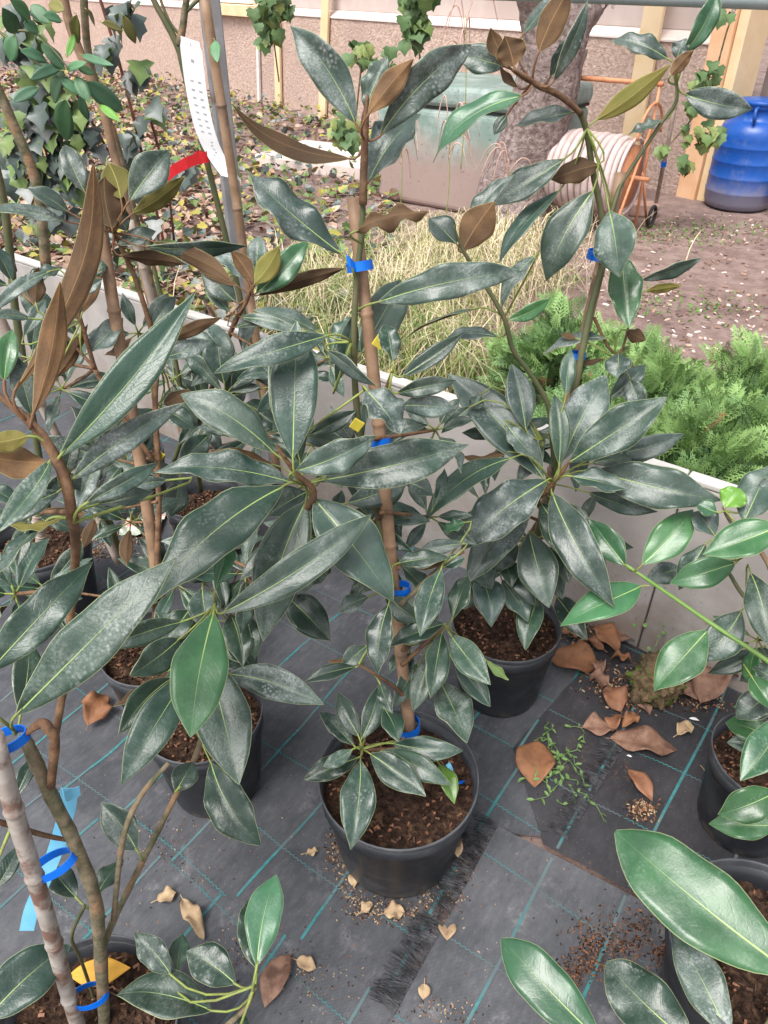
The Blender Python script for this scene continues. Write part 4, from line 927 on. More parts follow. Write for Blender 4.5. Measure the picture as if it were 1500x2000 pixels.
# ---- big front whorl (pot left of centre)
p3 = plant('magnolia with the large open leaf whorl in the centre left', PC)
stem(p3, 'stem', [(395, 1420, .945), (425, 1300, .945), (470, 1190, .94), (540, 1070, .91), (612, 972, .87), (578, 925, .86), (542, 875, .86)], [.008, .008, .0075, .007, .006, .005, .002], 'stem_brown', 10, True)
stem(p3, 'bud', [(557, 893, .857), (545, 878, .857), (540, 866, .857)], [.0032, .0042, .0008], 'stem_brown')
whorl(p3, (592, 946, .865), [
 (572, 893, 580, 628, 104, O(top='top', roll=-4, bend=.03, fold=.1, wave=.07, side=0, t=16, dy=-.03)), (586, 905, 540, 668, 82, O(top='top', dy=.05, t=12)),
 (536, 885, 353, 766, 88, O(top='top_dusty', roll=8, dy=.01)), (572, 943, 300, 913, 76, O(top='top', roll=10)), (533, 907, 413, 880, 34, O(u=1, dy=.03)),
 (553, 950, 290, 1174, 128, O(top='top', roll=5, t=-6, bend=.08, dy=-.02)), (597, 980, 514, 1253, 112, O(top='top', roll=-6, dy=.02, t=0)), (614, 975, 768, 1174, 118, O(top='top_dusty', roll=4, t=0, dy=.01)),
 (628, 938, 916, 866, 98, O(top='top', roll=6, t=4, bend=.06, side=.03)), (576, 920, 736, 850, 68, O(top='top_dusty', dy=-.03, roll=20)), (677, 983, 802, 936, 54, O(top='top_dusty', dy=.06)),
 (790, 940, 846, 968, 44, O(top='top_dusty', dy=.08)), (615, 940, 690, 900, 50, O(top='top_dark', dy=.08)), (600, 960, 520, 1010, 70, O(top='top_dark', dy=.08))])
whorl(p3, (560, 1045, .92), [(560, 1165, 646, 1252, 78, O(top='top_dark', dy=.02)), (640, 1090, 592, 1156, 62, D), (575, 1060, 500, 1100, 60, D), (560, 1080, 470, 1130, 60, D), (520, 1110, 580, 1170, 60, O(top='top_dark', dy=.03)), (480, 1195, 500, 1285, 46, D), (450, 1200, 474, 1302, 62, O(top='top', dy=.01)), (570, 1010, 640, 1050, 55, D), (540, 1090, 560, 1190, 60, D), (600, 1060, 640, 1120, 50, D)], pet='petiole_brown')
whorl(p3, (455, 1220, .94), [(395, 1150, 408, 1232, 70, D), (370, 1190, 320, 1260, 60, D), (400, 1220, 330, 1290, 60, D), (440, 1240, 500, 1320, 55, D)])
# ---- bottom left plant
p4 = plant('tallest left magnolia, tied to a pale mottled stake in the corner pot', gxy(165, 2012))
stem(p4, 'stem', [(205, 2010, .425), (195, 1840, .435), (184, 1750, .44), (144, 1642, .45), (101, 1557, .455), (67, 1482, .46), (48, 1440, .465)], [.0105, .0100, .0098, .0094, .009, .0085, .007], 'stem_bark', 12, True)
stem(p4, 'branch', [(99, 1535, .453), (107, 1450, .455), (96, 1425, .457), (80, 1412, .46), (50, 1435, .46)], [.0055, .006, .0065, .006, .003], 'stem_brown', 10, True)
stem(p4, 'branch', [(106, 1448, .46), (120, 1370, .52), (130, 1320, .56), (138, 1200, .60), (148, 1080, .60), (140, 1000, .575), (125, 930, .585), (90, 862, .595), (45, 812, .605), (-10, 768, .615)], [.0052, .005, .005, .0055, .006, .0065, .0065, .006, .005, .003], 'stem_brown', 10, True)
stem(p4, 'branch', [(200, 1850, .44), (225, 1790, .46), (262, 1715, .50), (300, 1640, .55), (350, 1540, .62), (388, 1460, .67), (412, 1340, .71), (421, 1240, .73), (421, 1160, .735)], [.006, .0055, .0052, .005, .005, .0048, .0045, .0042, .002], 'stem_bark', 10, True)
stem(p4, 'twig', [(222, 1795, .45), (240, 1640, .47), (275, 1555, .5), (330, 1490, .53)], [.0045, .0042, .004, .0035], 'stem_bark', 8, True)
stem(p4, 'twig', [(-10, 1603, .42), (40, 1618, .43), (90, 1632, .44), (128, 1640, .447)], [.004, .0038, .0035, .003], 'stem_brown', 8)
stem(p4, 'twig', [(200, 2000, .45), (160, 1880, .46), (140, 1830, .465), (165, 1770, .46)], .003, 'stem_green', 8)
# upper left whorl
whorl(p4, (60, 828, .602), [(28, 765, 203, 350, 62, O(u=1, und='under', roll=-5, bend=.03, t=10, side=-.05, prof=(1.5, .6), wave=.2, tipc=.2)), (64, 812, 116, 552, 56, O(u=1, und='under', t=5, dy=-.03, bend=.05)), (62, 812, 28, 690, 50, O(top='top_dusty', dy=.01)), (8, 745, 22, 640, 48, O(top='top_green', dy=.01))], pet='petiole_brown')
whorl(p4, (112, 905, .588), [(116, 892, 382, 570, 88, O(top='top', t=8, roll=8, bend=.04, side=.03, wave=.06)), (142, 935, 361, 786, 56, O(top='top_dusty', roll=18, t=0, side=-.03)), (55, 852, -30, 868, 50, O(u=1, und='under_olive')), (96, 905, -30, 892, 78, O(u=1, und='under', roll=20)), (98, 900, -10, 1040, 56, O(top='top', side=-.06, roll=15)), (115, 960, 10, 1025, 48, O(top='top_dusty', dy=.03)), (128, 935, 150, 850, 40, O(top='top_dark', dy=.03)), (135, 925, 158, 960, 30, O(top='top_dark', dy=.02))])
whorl(p4, (130, 1012, .574), [(122, 1011, 6, 1020, 24, O(u=1, und='under_olive', roll=40)), (88, 1020, -20, 1145, 34, O(top='top', roll=40))])
whorl(p4, (145, 1020, .574), [(168, 983, 312, 905, 38, O(top='top', roll=30, bend=.1)), (190, 985, 300, 958, 40, O(top='top_dark', dy=.06)), (326, 938, 232, 952, 30, O(top='top_dusty', dy=.2))])
whorl(p4, (26, 1425, .46), [(30, 1398, 336, 1092, 122, O(top='top', t=-14, roll=6, bend=.05, fold=.12, wave=.09)), (-20, 1310, 182, 1096, 90, O(top='top', t=5, roll=12, dy=.02)), (40, 1395, 58, 1246, 60, O(top='top_dark', dy=.05))])
whorl(p4, (421, 1178, .733), [(420, 1152, 456, 1053, 40, O(top='top_green', roll=15)), (435, 1197, 726, 1005, 76, O(top='top_dusty', roll=15, t=6, bend=.06, side=.03, dy=-.02)), (417, 1197, 372, 1437, 124, O(top='top_green', t=-14, roll=0, fold=.1, dy=-.03)), (405, 1290, 467, 1533, 118, O(top='top', t=-6, roll=4)), (372, 1310, 238, 1530, 86, O(top='top', roll=-8, t=-6, dy=-.01)), (335, 1325, 232, 1434, 62, O(top='top_dark', dy=.04)), (350, 1248, 253, 1320, 64, D), (330, 1310, 220, 1378, 32, O(u=1, und='under_dark', roll=30, dy=.05)), (447, 1316, 633, 1376, 72, O(top='top_dusty', t=-8, roll=8, dy=.02)), (412, 1490, 507, 1652, 88, O(top='top', t=-8, dy=.02)), (356, 1214, 203, 1266, 48, O(top='top_dark', dy=.06))])
whorl(p4, (352, 1535, .60), [(343, 1545, 376, 1488, 56, O(top='top_dark', und='under_dark'))])
whorl(p4, (280, 1680, .50), [(267, 1660, 197, 1567, 66, O(top='top_dark', t=10))])
whorl(p4, (205, 1790, .455), [(186, 1752, 241, 1678, 44, O(top='top_dark')), (148, 1752, 98, 1690, 54, O(top='top_dark', und='under_olive', dy=.02))])
whorl(p4, (20, 1620, .43), [(-15, 1745, 40, 1648, 42, O(top='top_dark')), (30, 1560, 75, 1470, 34, O(top='top_dark', dy=.05))])
whorl(p4, (-30, 2010, .36), [(-25, 1990, 136, 1845, 108, O(top='top_dark', t=5))])
# bottom branch with the upright pale leaf
stem(p4, 'branch', [(205, 2040, .425), (330, 2060, .40), (430, 2010, .39), (480, 1968, .385), (500, 1925, .385)], [.005, .005, .0045, .004, .003], 'stem_bark', 8, True)
whorl(p4, (498, 1925, .385), [(502, 1886, 540, 1707, 80, O(top='top_green', t=14, roll=5, fold=.12, wave=.07, dy=-.01)), (500, 1890, 482, 1756, 66, O(top='top_dark', dy=.02)), (460, 1922, 364, 1858, 78, O(top='top_dark', dy=.01, wave=.09)), (413, 1974, 226, 1937, 92, O(top='top_dark', wave=.09)), (333, 1903, 261, 1823, 54, O(top='top_dark', dy=.03)), (345, 1897, 357, 1824, 44, O(top='top', dy=.04)), (470, 2010, 480, 1985, 30, D)])
stake('pale mottled stake in the bottom left corner pot', (160, 2030, .41), (-12, 1440, .43), .0100, .0090, 'bamboo_bark')
# ---- right plant
p2 = plant('magnolia with branching green stems in the pot by the border', PB)
stem(p2, 'stem', [(1008, 1205, 1.2), (1045, 1060, 1.19), (1083, 930, 1.18), (1120, 770, 1.2), (1150, 620, 1.235), (1180, 500, 1.26), (1174, 416, 1.27), (1163, 360, 1.27), (1155, 320, 1.27), (1147, 262, 1.26), (1131, 219, 1.25), (1093, 187, 1.23), (1051, 168, 1.22), (1029, 152, 1.21), (1006, 140, 1.20)], [.009, .009, .0085, .008, .0075, .007, .0065, .0062, .006, .0058, .0055, .005, .0046, .004, .0025], 'stem_green', 10, True)
stem(p2, 'shoot', [(1135, 222, 1.247), (1093, 186, 1.226), (1051, 167, 1.216), (1029, 151, 1.206), (1002, 136, 1.196)], [.0056, .0055, .005, .0042, .0025], 'stem_brown', 8, True)
stem(p2, 'branch', [(1083, 930, 1.18), (1078, 850, 1.16), (1070, 790, 1.15), (1037, 732, 1.14), (1002, 683, 1.13), (987, 627, 1.12), (965, 585, 1.12), (940, 545, 1.12), (905, 490, 1.12), (886, 440, 1.12)], [.006, .006, .0056, .0052, .005, .0048, .0044, .004, .0035, .0012], 'stem_green', 8, True)
stem(p2, 'branch', [(1180, 470, 1.27), (1205, 380, 1.30), (1225, 341, 1.31), (1292, 240, 1.32), (1321, 197, 1.32), (1321, 150, 1.32)], [.0045, .0045, .0045, .004, .0035, .002], 'stem_green', 8)
stem(p2, 'branch', [(1160, 620, 1.25), (1190, 680, 1.24), (1212, 688, 1.24), (1227, 640, 1.24)], [.004, .0035, .003, .0025], 'stem_brown', 8)
stem(p2, 'shoot', [(1068, 962, 1.11), (1082, 940, 1.10), (1098, 922, 1.095), (1112, 900, 1.09)], [.006, .0055, .005, .002], 'stem_brown', 8, True)
stem(p2, 'branch', [(1060, 1000, 1.16), (1050, 975, 1.13), (1068, 962, 1.11)], [.006, .006, .006], 'stem_brown', 8)
Ds = O(top='top_dusty')
whorl(p2, (1078, 945, 1.105), [(1068, 938, 900, 1070, 102, O(top='top_dusty', roll=4, t=-10, dy=-.02)), (1045, 962, 908, 1137, 88, O(top='top_dusty', dy=.04)), (1079, 965, 1200, 1185, 88, O(top='top_dusty', roll=8, t=-8, dy=-.01)), (1056, 982, 1130, 1106, 72, O(top='top', dy=.03)), (1061, 933, 873, 733, 98, O(top='top_dusty', roll=8, t=18)), (1092, 907, 1083, 768, 44, O(top='top', dy=-.02)), (1098, 900, 1184, 730, 88, O(top='top_dusty', roll=2, t=12, dy=.02)), (1110, 904, 1303, 776, 88, O(top='top', roll=8, dy=-.01)), (1116, 930, 1224, 956, 54, O(top='top', wave=.25, dy=-.02)), (1165, 920, 1408, 976, 92, O(top='top_dusty', t=0, roll=12, dy=.01)), (1150, 962, 1282, 1001, 36, O(top='top_dusty', roll=30, dy=.03)), (1155, 905, 1272, 896, 36, O(top='top', dy=.04)), (1180, 888, 1336, 847, 48, O(top='top_dusty', dy=.05, roll=20)), (998, 895, 825, 1016, 64, O(top='top', roll=15, dy=-.02, side=.03)), (990, 882, 893, 890, 30, O(u=1, und='under_dark', roll=40, dy=.02)), (1080, 980, 1130, 1040, 50, O(top='top_dark', dy=.05)), (1090, 985, 1150, 1060, 60, O(top='top_dusty', dy=.06))])
whorl(p2, (1050, 1050, 1.15), [(1033, 1040, 1072, 1184, 84, O(top='top_dusty', roll=4)), (937, 1123, 960, 1224, 70, Ds), (980, 1132, 1033, 1212, 56, Ds), (1053, 1167, 1026, 1269, 54, O(top='top', dy=-.02)), (1088, 1166, 1146, 1250, 54, O(top='top_dark', dy=.02)), (985, 1088, 1000, 1146, 46, D), (1090, 1060, 1110, 1139, 50, D), (950, 1130, 905, 1190, 46, D), (1000, 1110, 1045, 1180, 50, D), (1010, 1060, 960, 1120, 60, D), (1060, 1090, 1100, 1170, 50, D), (930, 1090, 960, 1150, 50, D)], pet='petiole')
whorl(p2, (1060, 860, 1.15), [(1027, 838, 999, 710, 62, O(top='top_dusty', t=15, roll=5)), (1105, 772, 1116, 682, 34, O(top='top')), (918, 795, 862, 846, 32, O(top='top', dy=.03)), (990, 830, 1050, 900, 50, Ds), (1060, 870, 1010, 940, 40, O(top='top_dusty', dy=.02)), (940, 770, 920, 800, 34, O(top='top_dark', dy=.05)), (1060, 880, 1100, 830, 50, O(top='top_dusty', dy=.04))])
whorl(p2, (1200, 700, 1.235), [(1190, 778, 1262, 710, 46, O(top='top_dusty')), (1208, 690, 1204, 738, 58, Ds), (1185, 661, 1060, 692, 34, O(top='top_dusty', roll=35, bend=.1)), (1225, 645, 1262, 664, 32, O(u=1, und='under_dark')), (1125, 661, 1096, 652, 16, O(u=1, und='under_dark')), (1230, 740, 1255, 800, 44, Ds), (1180, 700, 1130, 710, 14, O(u=1, und='under_dark'))])
whorl(p2, (896, 488, 1.12), [(893, 478, 838, 424, 60, O(top='top_dusty', wave=.1)), (902, 492, 966, 394, 74, O(u=1, und='under', roll=8)), (906, 462, 1006, 340, 42, O(top='top_dusty', dy=.03))], pet='petiole_brown')
whorl(p2, (985, 620, 1.12), [(992, 624, 1074, 583, 30, O(top='top_green', roll=30)), (1045, 500, 978, 598, 46, O(top='top_dusty', und='under_olive', roll=35, dy=.04)), (925, 603, 785, 656, 22, O(top='top', roll=65)), (975, 658, 866, 662, 34, O(top='top_dusty', dy=.02, roll=30))])
whorl(p2, (1040, 163, 1.215), [(1004, 130, 986, 70, 66, O(u=1, und='under', dy=-.01, t=5)), (985, 116, 956, 56, 40, O(u=1, und='under', dy=.01)), (985, 130, 888, 104, 58, O(top='top_dusty', dy=.03)), (1053, 101, 1118, -30, 62, O(u=1, und='under', dy=-.01)), (1022, 66, 1088, -12, 30, O(top='top_dusty', dy=.03)), (1080, 160, 1152, 0, 30, O(top='top_dusty', roll=40)), (1075, 150, 1110, 74, 28, O(top='top', dy=.03)), (1021, 187, 841, 307, 62, O(top='top_green', und='under_dark', roll=25, t=0, side=.05, dy=-.02)), (1012, 171, 976, 131, 20, O(u=1, und='under_dark')), (990, 225, 965, 264, 28, O(top='top_dark', dy=.03))], pet='petiole_brown')
whorl(p2, (1146, 250, 1.255), [(1120, 219, 1003, 248, 46, O(top='top_dusty', roll=25)), (1104, 309, 955, 402, 66, O(top='top', roll=10)), (1168, 322, 1076, 352, 52, O(u=1, und='under_dark', wave=.25)), (1158, 373, 1066, 548, 94, O(top='top_dusty', roll=0, t=-5, dy=-.01)), (1092, 373, 974, 511, 46, O(top='top', roll=30, dy=.01)), (1190, 412, 1210, 541, 88, O(top='top_dusty', dy=-.02)), (1214, 500, 1228, 643, 72, O(top='top_green', dy=.01)), (1164, 235, 1306, 126, 42, O(u=1, und='under_olive', roll=25, side=-.04))])
whorl(p2, (1321, 165, 1.32), [(1304, 115, 1192, 79, 46, O(top='top_dusty')), (1322, 116, 1341, 74, 38, Ds), (1331, 111, 1402, -20, 42, O(top='top_green', roll=25)), (1346, 105, 1414, -15, 36, O(top='top_dusty', roll=-20)), (1310, 147, 1354, 98, 28, O(u=1, und='under', dy=-.02)), (1337, 184, 1469, 214, 60, O(top='top_dusty', wave=.12)), (1295, 236, 1226, 261, 26, O(top='top_dusty', roll=30))])
whorl(p2, (1215, 600, 1.25), [(1247, 548, 1370, 503, 18, O(top='top_dusty', roll=60)), (1262, 568, 1333, 558, 15, O(u=1, und='under_olive', roll=50))])
stake('bamboo cane in the pot by the border, leaning right', (1012, 1215, 1.225), (1213, 338, 1.315), .0105, .0095, 'bamboo')
# ---- back left plants
p5 = plant('back left magnolia topped by a brown egg shaped leaf underside', gxy(298, 1258))
stem(p5, 'stem', [(300, 1260, 1.13), (310, 1000, 1.2), (303, 790, 1.28), (305, 690, 1.30), (270, 560, 1.30), (235, 480, 1.29), (220, 440, 1.28)], [.008, .0075, .007, .0065, .006, .005, .003], 'stem_brown', 8, True)
whorl(p5, (222, 455, 1.28), [(219, 446, 204, 344, 82, O(u=1, und='under_dark', dy=-.02, roll=4)), (236, 388, 212, 318, 66, O(u=1, und='under_olive')), (166, 376, 126, 279, 52, Ds), (252, 394, 331, 292, 74, O(top='top_dusty', roll=5)), (258, 418, 359, 345, 38, O(u=1, und='under_olive', roll=20)), (130, 433, -30, 408, 40, O(top='top_dusty', roll=25)), (134, 414, 54, 368, 40, Ds), (230, 478, 303, 448, 42, Ds), (282, 481, 482, 478, 26, O(top='top_dusty', roll=50, bend=.1)), (300, 472, 458, 548, 34, O(u=1, und='under_dark', roll=35)), (236, 500, 366, 516, 26, O(u=1, und='under_dark', roll=40)), (215, 485, 150, 560, 40, O(top='top', dy=.02)), (250, 450, 215, 395, 46, O(top='top_dusty', dy=.03))], pet='petiole_brown')
stem(p5, 'branch', [(185, 720, 1.22), (165, 650, 1.22), (153, 610, 1.22), (150, 580, 1.22)], [.0055, .005, .0045, .002], 'stem_brown', 8, True)
stem(p5, 'branch', [(300, 900, 1.22), (230, 800, 1.22), (185, 720, 1.22)], [.006, .006, .0055], 'stem_brown', 8)
whorl(p5, (158, 628, 1.22), [(108, 738, 171, 632, 28, O(u=1, dy=-.01)), (97, 530, -20, 616, 32, O(top='top_dusty', bend=.12)), (70, 592, 75, 522, 42, O(u=1, und='under_dark')), (150, 625, 130, 558, 34, O(u=1, und='under_dark')), (160, 612, 196, 524, 30, O(u=1, und='under')), (46, 656, 88, 584, 34, Ds), (58, 622, -20, 615, 26, Ds), (172, 690, 240, 620, 52, Ds), (150, 655, 110, 605, 36, Ds), (145, 575, 200, 545, 30, Ds)])
whorl(p5, (305, 700, 1.30), [(325, 666, 434, 620, 26, O(u=1, und='under_dark', roll=30)), (312, 700, 412, 664, 40, Ds), (295, 640, 345, 575, 36, Ds), (300, 800, 240, 850, 60, Ds), (320, 790, 370, 760, 40, O(u=1, und='under_dark')), (290, 820, 215, 880, 60, O(top='top_dusty', dy=.05)), (310, 830, 250, 900, 55, O(top='top_dark', dy=.05)), (270, 770, 200, 800, 60, O(top='top', dy=.05)), (180, 850, 120, 900, 60, O(top='top_dark', dy=.1)), (320, 800, 380, 840, 50, O(top='top_dark'))])
stake('thick bamboo cane below the brown egg shaped leaf', (330, 1262, 1.15), (196, 425, 1.30), .0135, .0105, 'bamboo')
p6 = plant('back left magnolia with a star of brown backed leaves beside the post', gxy(392, 955))
stem(p6, 'stem', [(392, 960, 1.72), (385, 850, 1.70), (420, 740, 1.66), (452, 645, 1.62), (480, 590, 1.6), (497, 545, 1.6)], [.0085, .008, .0075, .007, .0065, .003], 'stem_brown', 8, True)
whorl(p6, (487, 575, 1.6), [(500, 573, 602, 466, 62, O(top='top_green', roll=6)), (503, 577, 674, 524, 32, O(u=1, und='under_dark', wave=.3)), (497, 555, 546, 482, 48, O(u=1, und='under_olive', dy=-.02)), (493, 548, 451, 489, 38, O(u=1, und='under', dy=-.01)), (500, 522, 506, 458, 44, O(top='top_dusty', dy=.03)), (461, 590, 396, 516, 54, Ds), (480, 546, 416, 486, 38, Ds), (463, 558, 356, 482, 32, O(u=1, und='under_dark')), (456, 640, 588, 636, 26, Ds), (470, 620, 600, 660, 40, Ds), (450, 610, 400, 570, 26, Ds)], pet='petiole_brown')
stem(p6, 'branch', [(405, 800, 1.68), (428, 790, 1.6), (443, 770, 1.55)], [.006, .0055, .003], 'stem_brown', 8, True)
whorl(p6, (442, 775, 1.55), [(438, 750, 427, 637, 68, O(top='top', roll=4)), (433, 763, 346, 675, 34, O(top='top', wave=.25)), (452, 757, 508, 706, 48, D), (455, 766, 512, 755, 22, D), (465, 802, 522, 785, 28, O(top='top')), (406, 850, 349, 902, 50, O(top='top', dy=-.05)), (350, 935, 334, 1009, 50, O(top='top', dy=-.1)), (410, 830, 380, 880, 46, D), (440, 800, 480, 860, 50, D), (600, 760, 540, 800, 50, D), (500, 800, 560, 840, 46, D)])
stem(p6, 'branch', [(392, 960, 1.70), (365, 820, 1.62), (330, 640, 1.62), (300, 520, 1.62), (285, 440, 1.62)], [.007, .0065, .006, .006, .005], 'stem_green', 8, True)
stake('pale thin cane left of the galvanised post, below the long leaves', (372, 890, 1.92), (255, 430, 1.92), .0095, .009, 'bamboo_pale')
stake('pale cane slanting across the pot at the left edge', (232, 1098, 1.42), (-30, 560, 1.36), .0095, .009, 'bamboo_pale')
stake('pale cane stub standing in the left edge pot', (80, 1062, 1.5), (72, 1000, 1.5), .012, .012, 'bamboo_pale')
for (lab, a, b, r_, m) in (('thin olive stem slanting over the crumpled wrapper', (318, 1068, 1.42), (160, 925, 1.38), .0055, 'stem_green'), ('thin green stem beside the slanting pale cane', (235, 1090, 1.44), (195, 985, 1.42), .0095, 'stem_green'), ('dark thin twig crossing the wrapper', (296, 1085, 1.42), (255, 1010, 1.42), .0035, 'stem_brown'), ('green twig rising from the pot behind the wrapper', (340, 900, 1.7), (410, 720, 1.62), .0065, 'stem_green')):
    o = tube('cut_stem', [pt(*a), pt(*a).lerp(pt(*b), .5)+Vector((0, .01, .01)), pt(*b)], r_, M[m]); tag(o, lab, 'stem', 'cut stems')
# ---- right edge plant
p7 = plant('glossy green magnolia with a long branch at the right edge', gxy(1510, 1470))
stem(p7, 'branch', [(1560, 1350, .82), (1500, 1292, .86), (1397, 1223, .92), (1317, 1168, .96), (1222, 1103, 1.0)], [.0055, .0055, .005, .0045, .0035], 'stem_bright', 10)
stem(p7, 'stem', [(1515, 1480, .84), (1545, 1380, .84), (1540, 1250, .87), (1470, 1180, .93), (1447, 1157, .95), (1420, 1113, .97), (1405, 1100, .98)], [.008, .0075, .007, .005, .0045, .004, .003], 'stem_green', 10)
stem(p7, 'stem', [(1540, 1250, .87), (1500, 1100, .94), (1430, 1023, 1.0), (1411, 990, 1.01)], [.006, .005, .004, .002], 'stem_bark', 10)
G = O(top='top_green', und='under_green')
whorl(p7, (1240, 1115, .99), [(1254, 1103, 1356, 992, 78, O(top='top_green', und='under_green', roll=5, fold=.15)), (1221, 1104, 1152, 1013, 60, O(top='top_green', und='under_green', dy=.03))])
whorl(p7, (1268, 1144, .975), [(1252, 1145, 1095, 1217, 78, O(top='top_green', und='under_green', roll=6, wave=.03, fold=.12))])
whorl(p7, (1395, 1225, .92), [(1384, 1229, 1278, 1348, 92, O(top='top_green', und='under_green', roll=0, wave=.07, fold=.12, bend=.04))])
whorl(p7, (1460, 1185, .94), [(1448, 1193, 1368, 1292, 78, O(top='top_dark', und='under_green')), (1466, 1118, 1502, 1265, 76, O(top='top_dark', und='under_green', dy=-.02)), (1492, 1264, 1383, 1314, 42, O(top='top_dark', und='under_green')), (1510, 1300, 1444, 1330, 44, O(top='top_dark', und='under_green'))])
whorl(p7, (1440, 1095, .965), [(1520, 1028, 1372, 1083, 88, O(top='top_green', und='under_green', dy=-.05, roll=4)), (1436, 1100, 1308, 1139, 62, O(top='top_green', und='under_green')), (1378, 1062, 1325, 1152, 54, O(top='top_dark', und='under_green', dy=.04)), (1396, 1046, 1356, 998, 60, O(top='top_dusty', und='under_green', dy=.04)), (1330, 1110, 1262, 1130, 50, O(top='top_dusty', und='under_green', dy=.1))])
whorl(p7, (1416, 997, 1.005), [(1416, 992, 1446, 954, 62, O(top='top_fresh', und='under_green', fold=.4)), (1453, 1018, 1504, 908, 84, O(top='top_dusty', und='under_green', dy=-.02)), (1480, 990, 1540, 930, 70, O(top='top_dusty', und='under_green')), (1400, 1000, 1360, 985, 40, G)])
whorl(p7, (1530, 1420, .82), [(1467, 1320, 1510, 1385, 50, G), (1510, 1350, 1438, 1402, 66, O(top='top_dark', und='under_green')), (1505, 1442, 1417, 1411, 62, G), (1530, 1395, 1446, 1525, 82, O(top='top_green', und='under_green', dy=-.04, roll=0)), (1520, 1545, 1404, 1592, 72, O(top='top_green', und='under_green', dy=-.12, t=-10)), (1520, 1612, 1386, 1608, 60, O(top='top_green', und='under_green', dy=-.12, t=-10)), (1500, 1460, 1420, 1450, 50, D), (1520, 1330, 1470, 1300, 40, D)])
# ---- bottom right plant
p8 = plant('foreground magnolia with the largest green leaf, bottom right corner', gxy(1500, 1850))
stem(p8, 'stem', [(1510, 1870, .50), (1545, 1920, .44), (1560, 1930, .42)], [.008, .007, .006], 'stem_bark', 10)
stem(p8, 'branch', [(1545, 1920, .44), (1480, 2030, .40), (1400, 2080, .38), (1250, 2090, .37), (1175, 2050, .37)], [.006, .006, .005, .004, .003], 'stem_bark', 8)
whorl(p8, (1560, 1925, .42), [(1545, 1900, 1202, 1622, 176, O(top='top_green', und='under_green', roll=0, t=6, fold=.12, wave=.07, bend=.05, dy=-.02, prof=(1.12, .62))), (1500, 1960, 1440, 1900, 40, O(top='top_fresh', und='under_green', dy=.05)), (1530, 2020, 1466, 1955, 60, G)])
whorl(p8, (1430, 2060, .385), [(1425, 2030, 1310, 1815, 92, O(top='top_dusty', und='under_green', roll=0, dy=.01, fold=.15)), (1350, 2040, 1184, 1880, 124, O(top='top', und='under_green', roll=0, prof=(1.1, .58), dy=-.01))])
whorl(p8, (1175, 2055, .37), [(1168, 2030, 980, 1832, 106, O(top='top_green', und='under_green', roll=0, prof=(1.12, .58), fold=.1, wave=.07, bend=.04))])

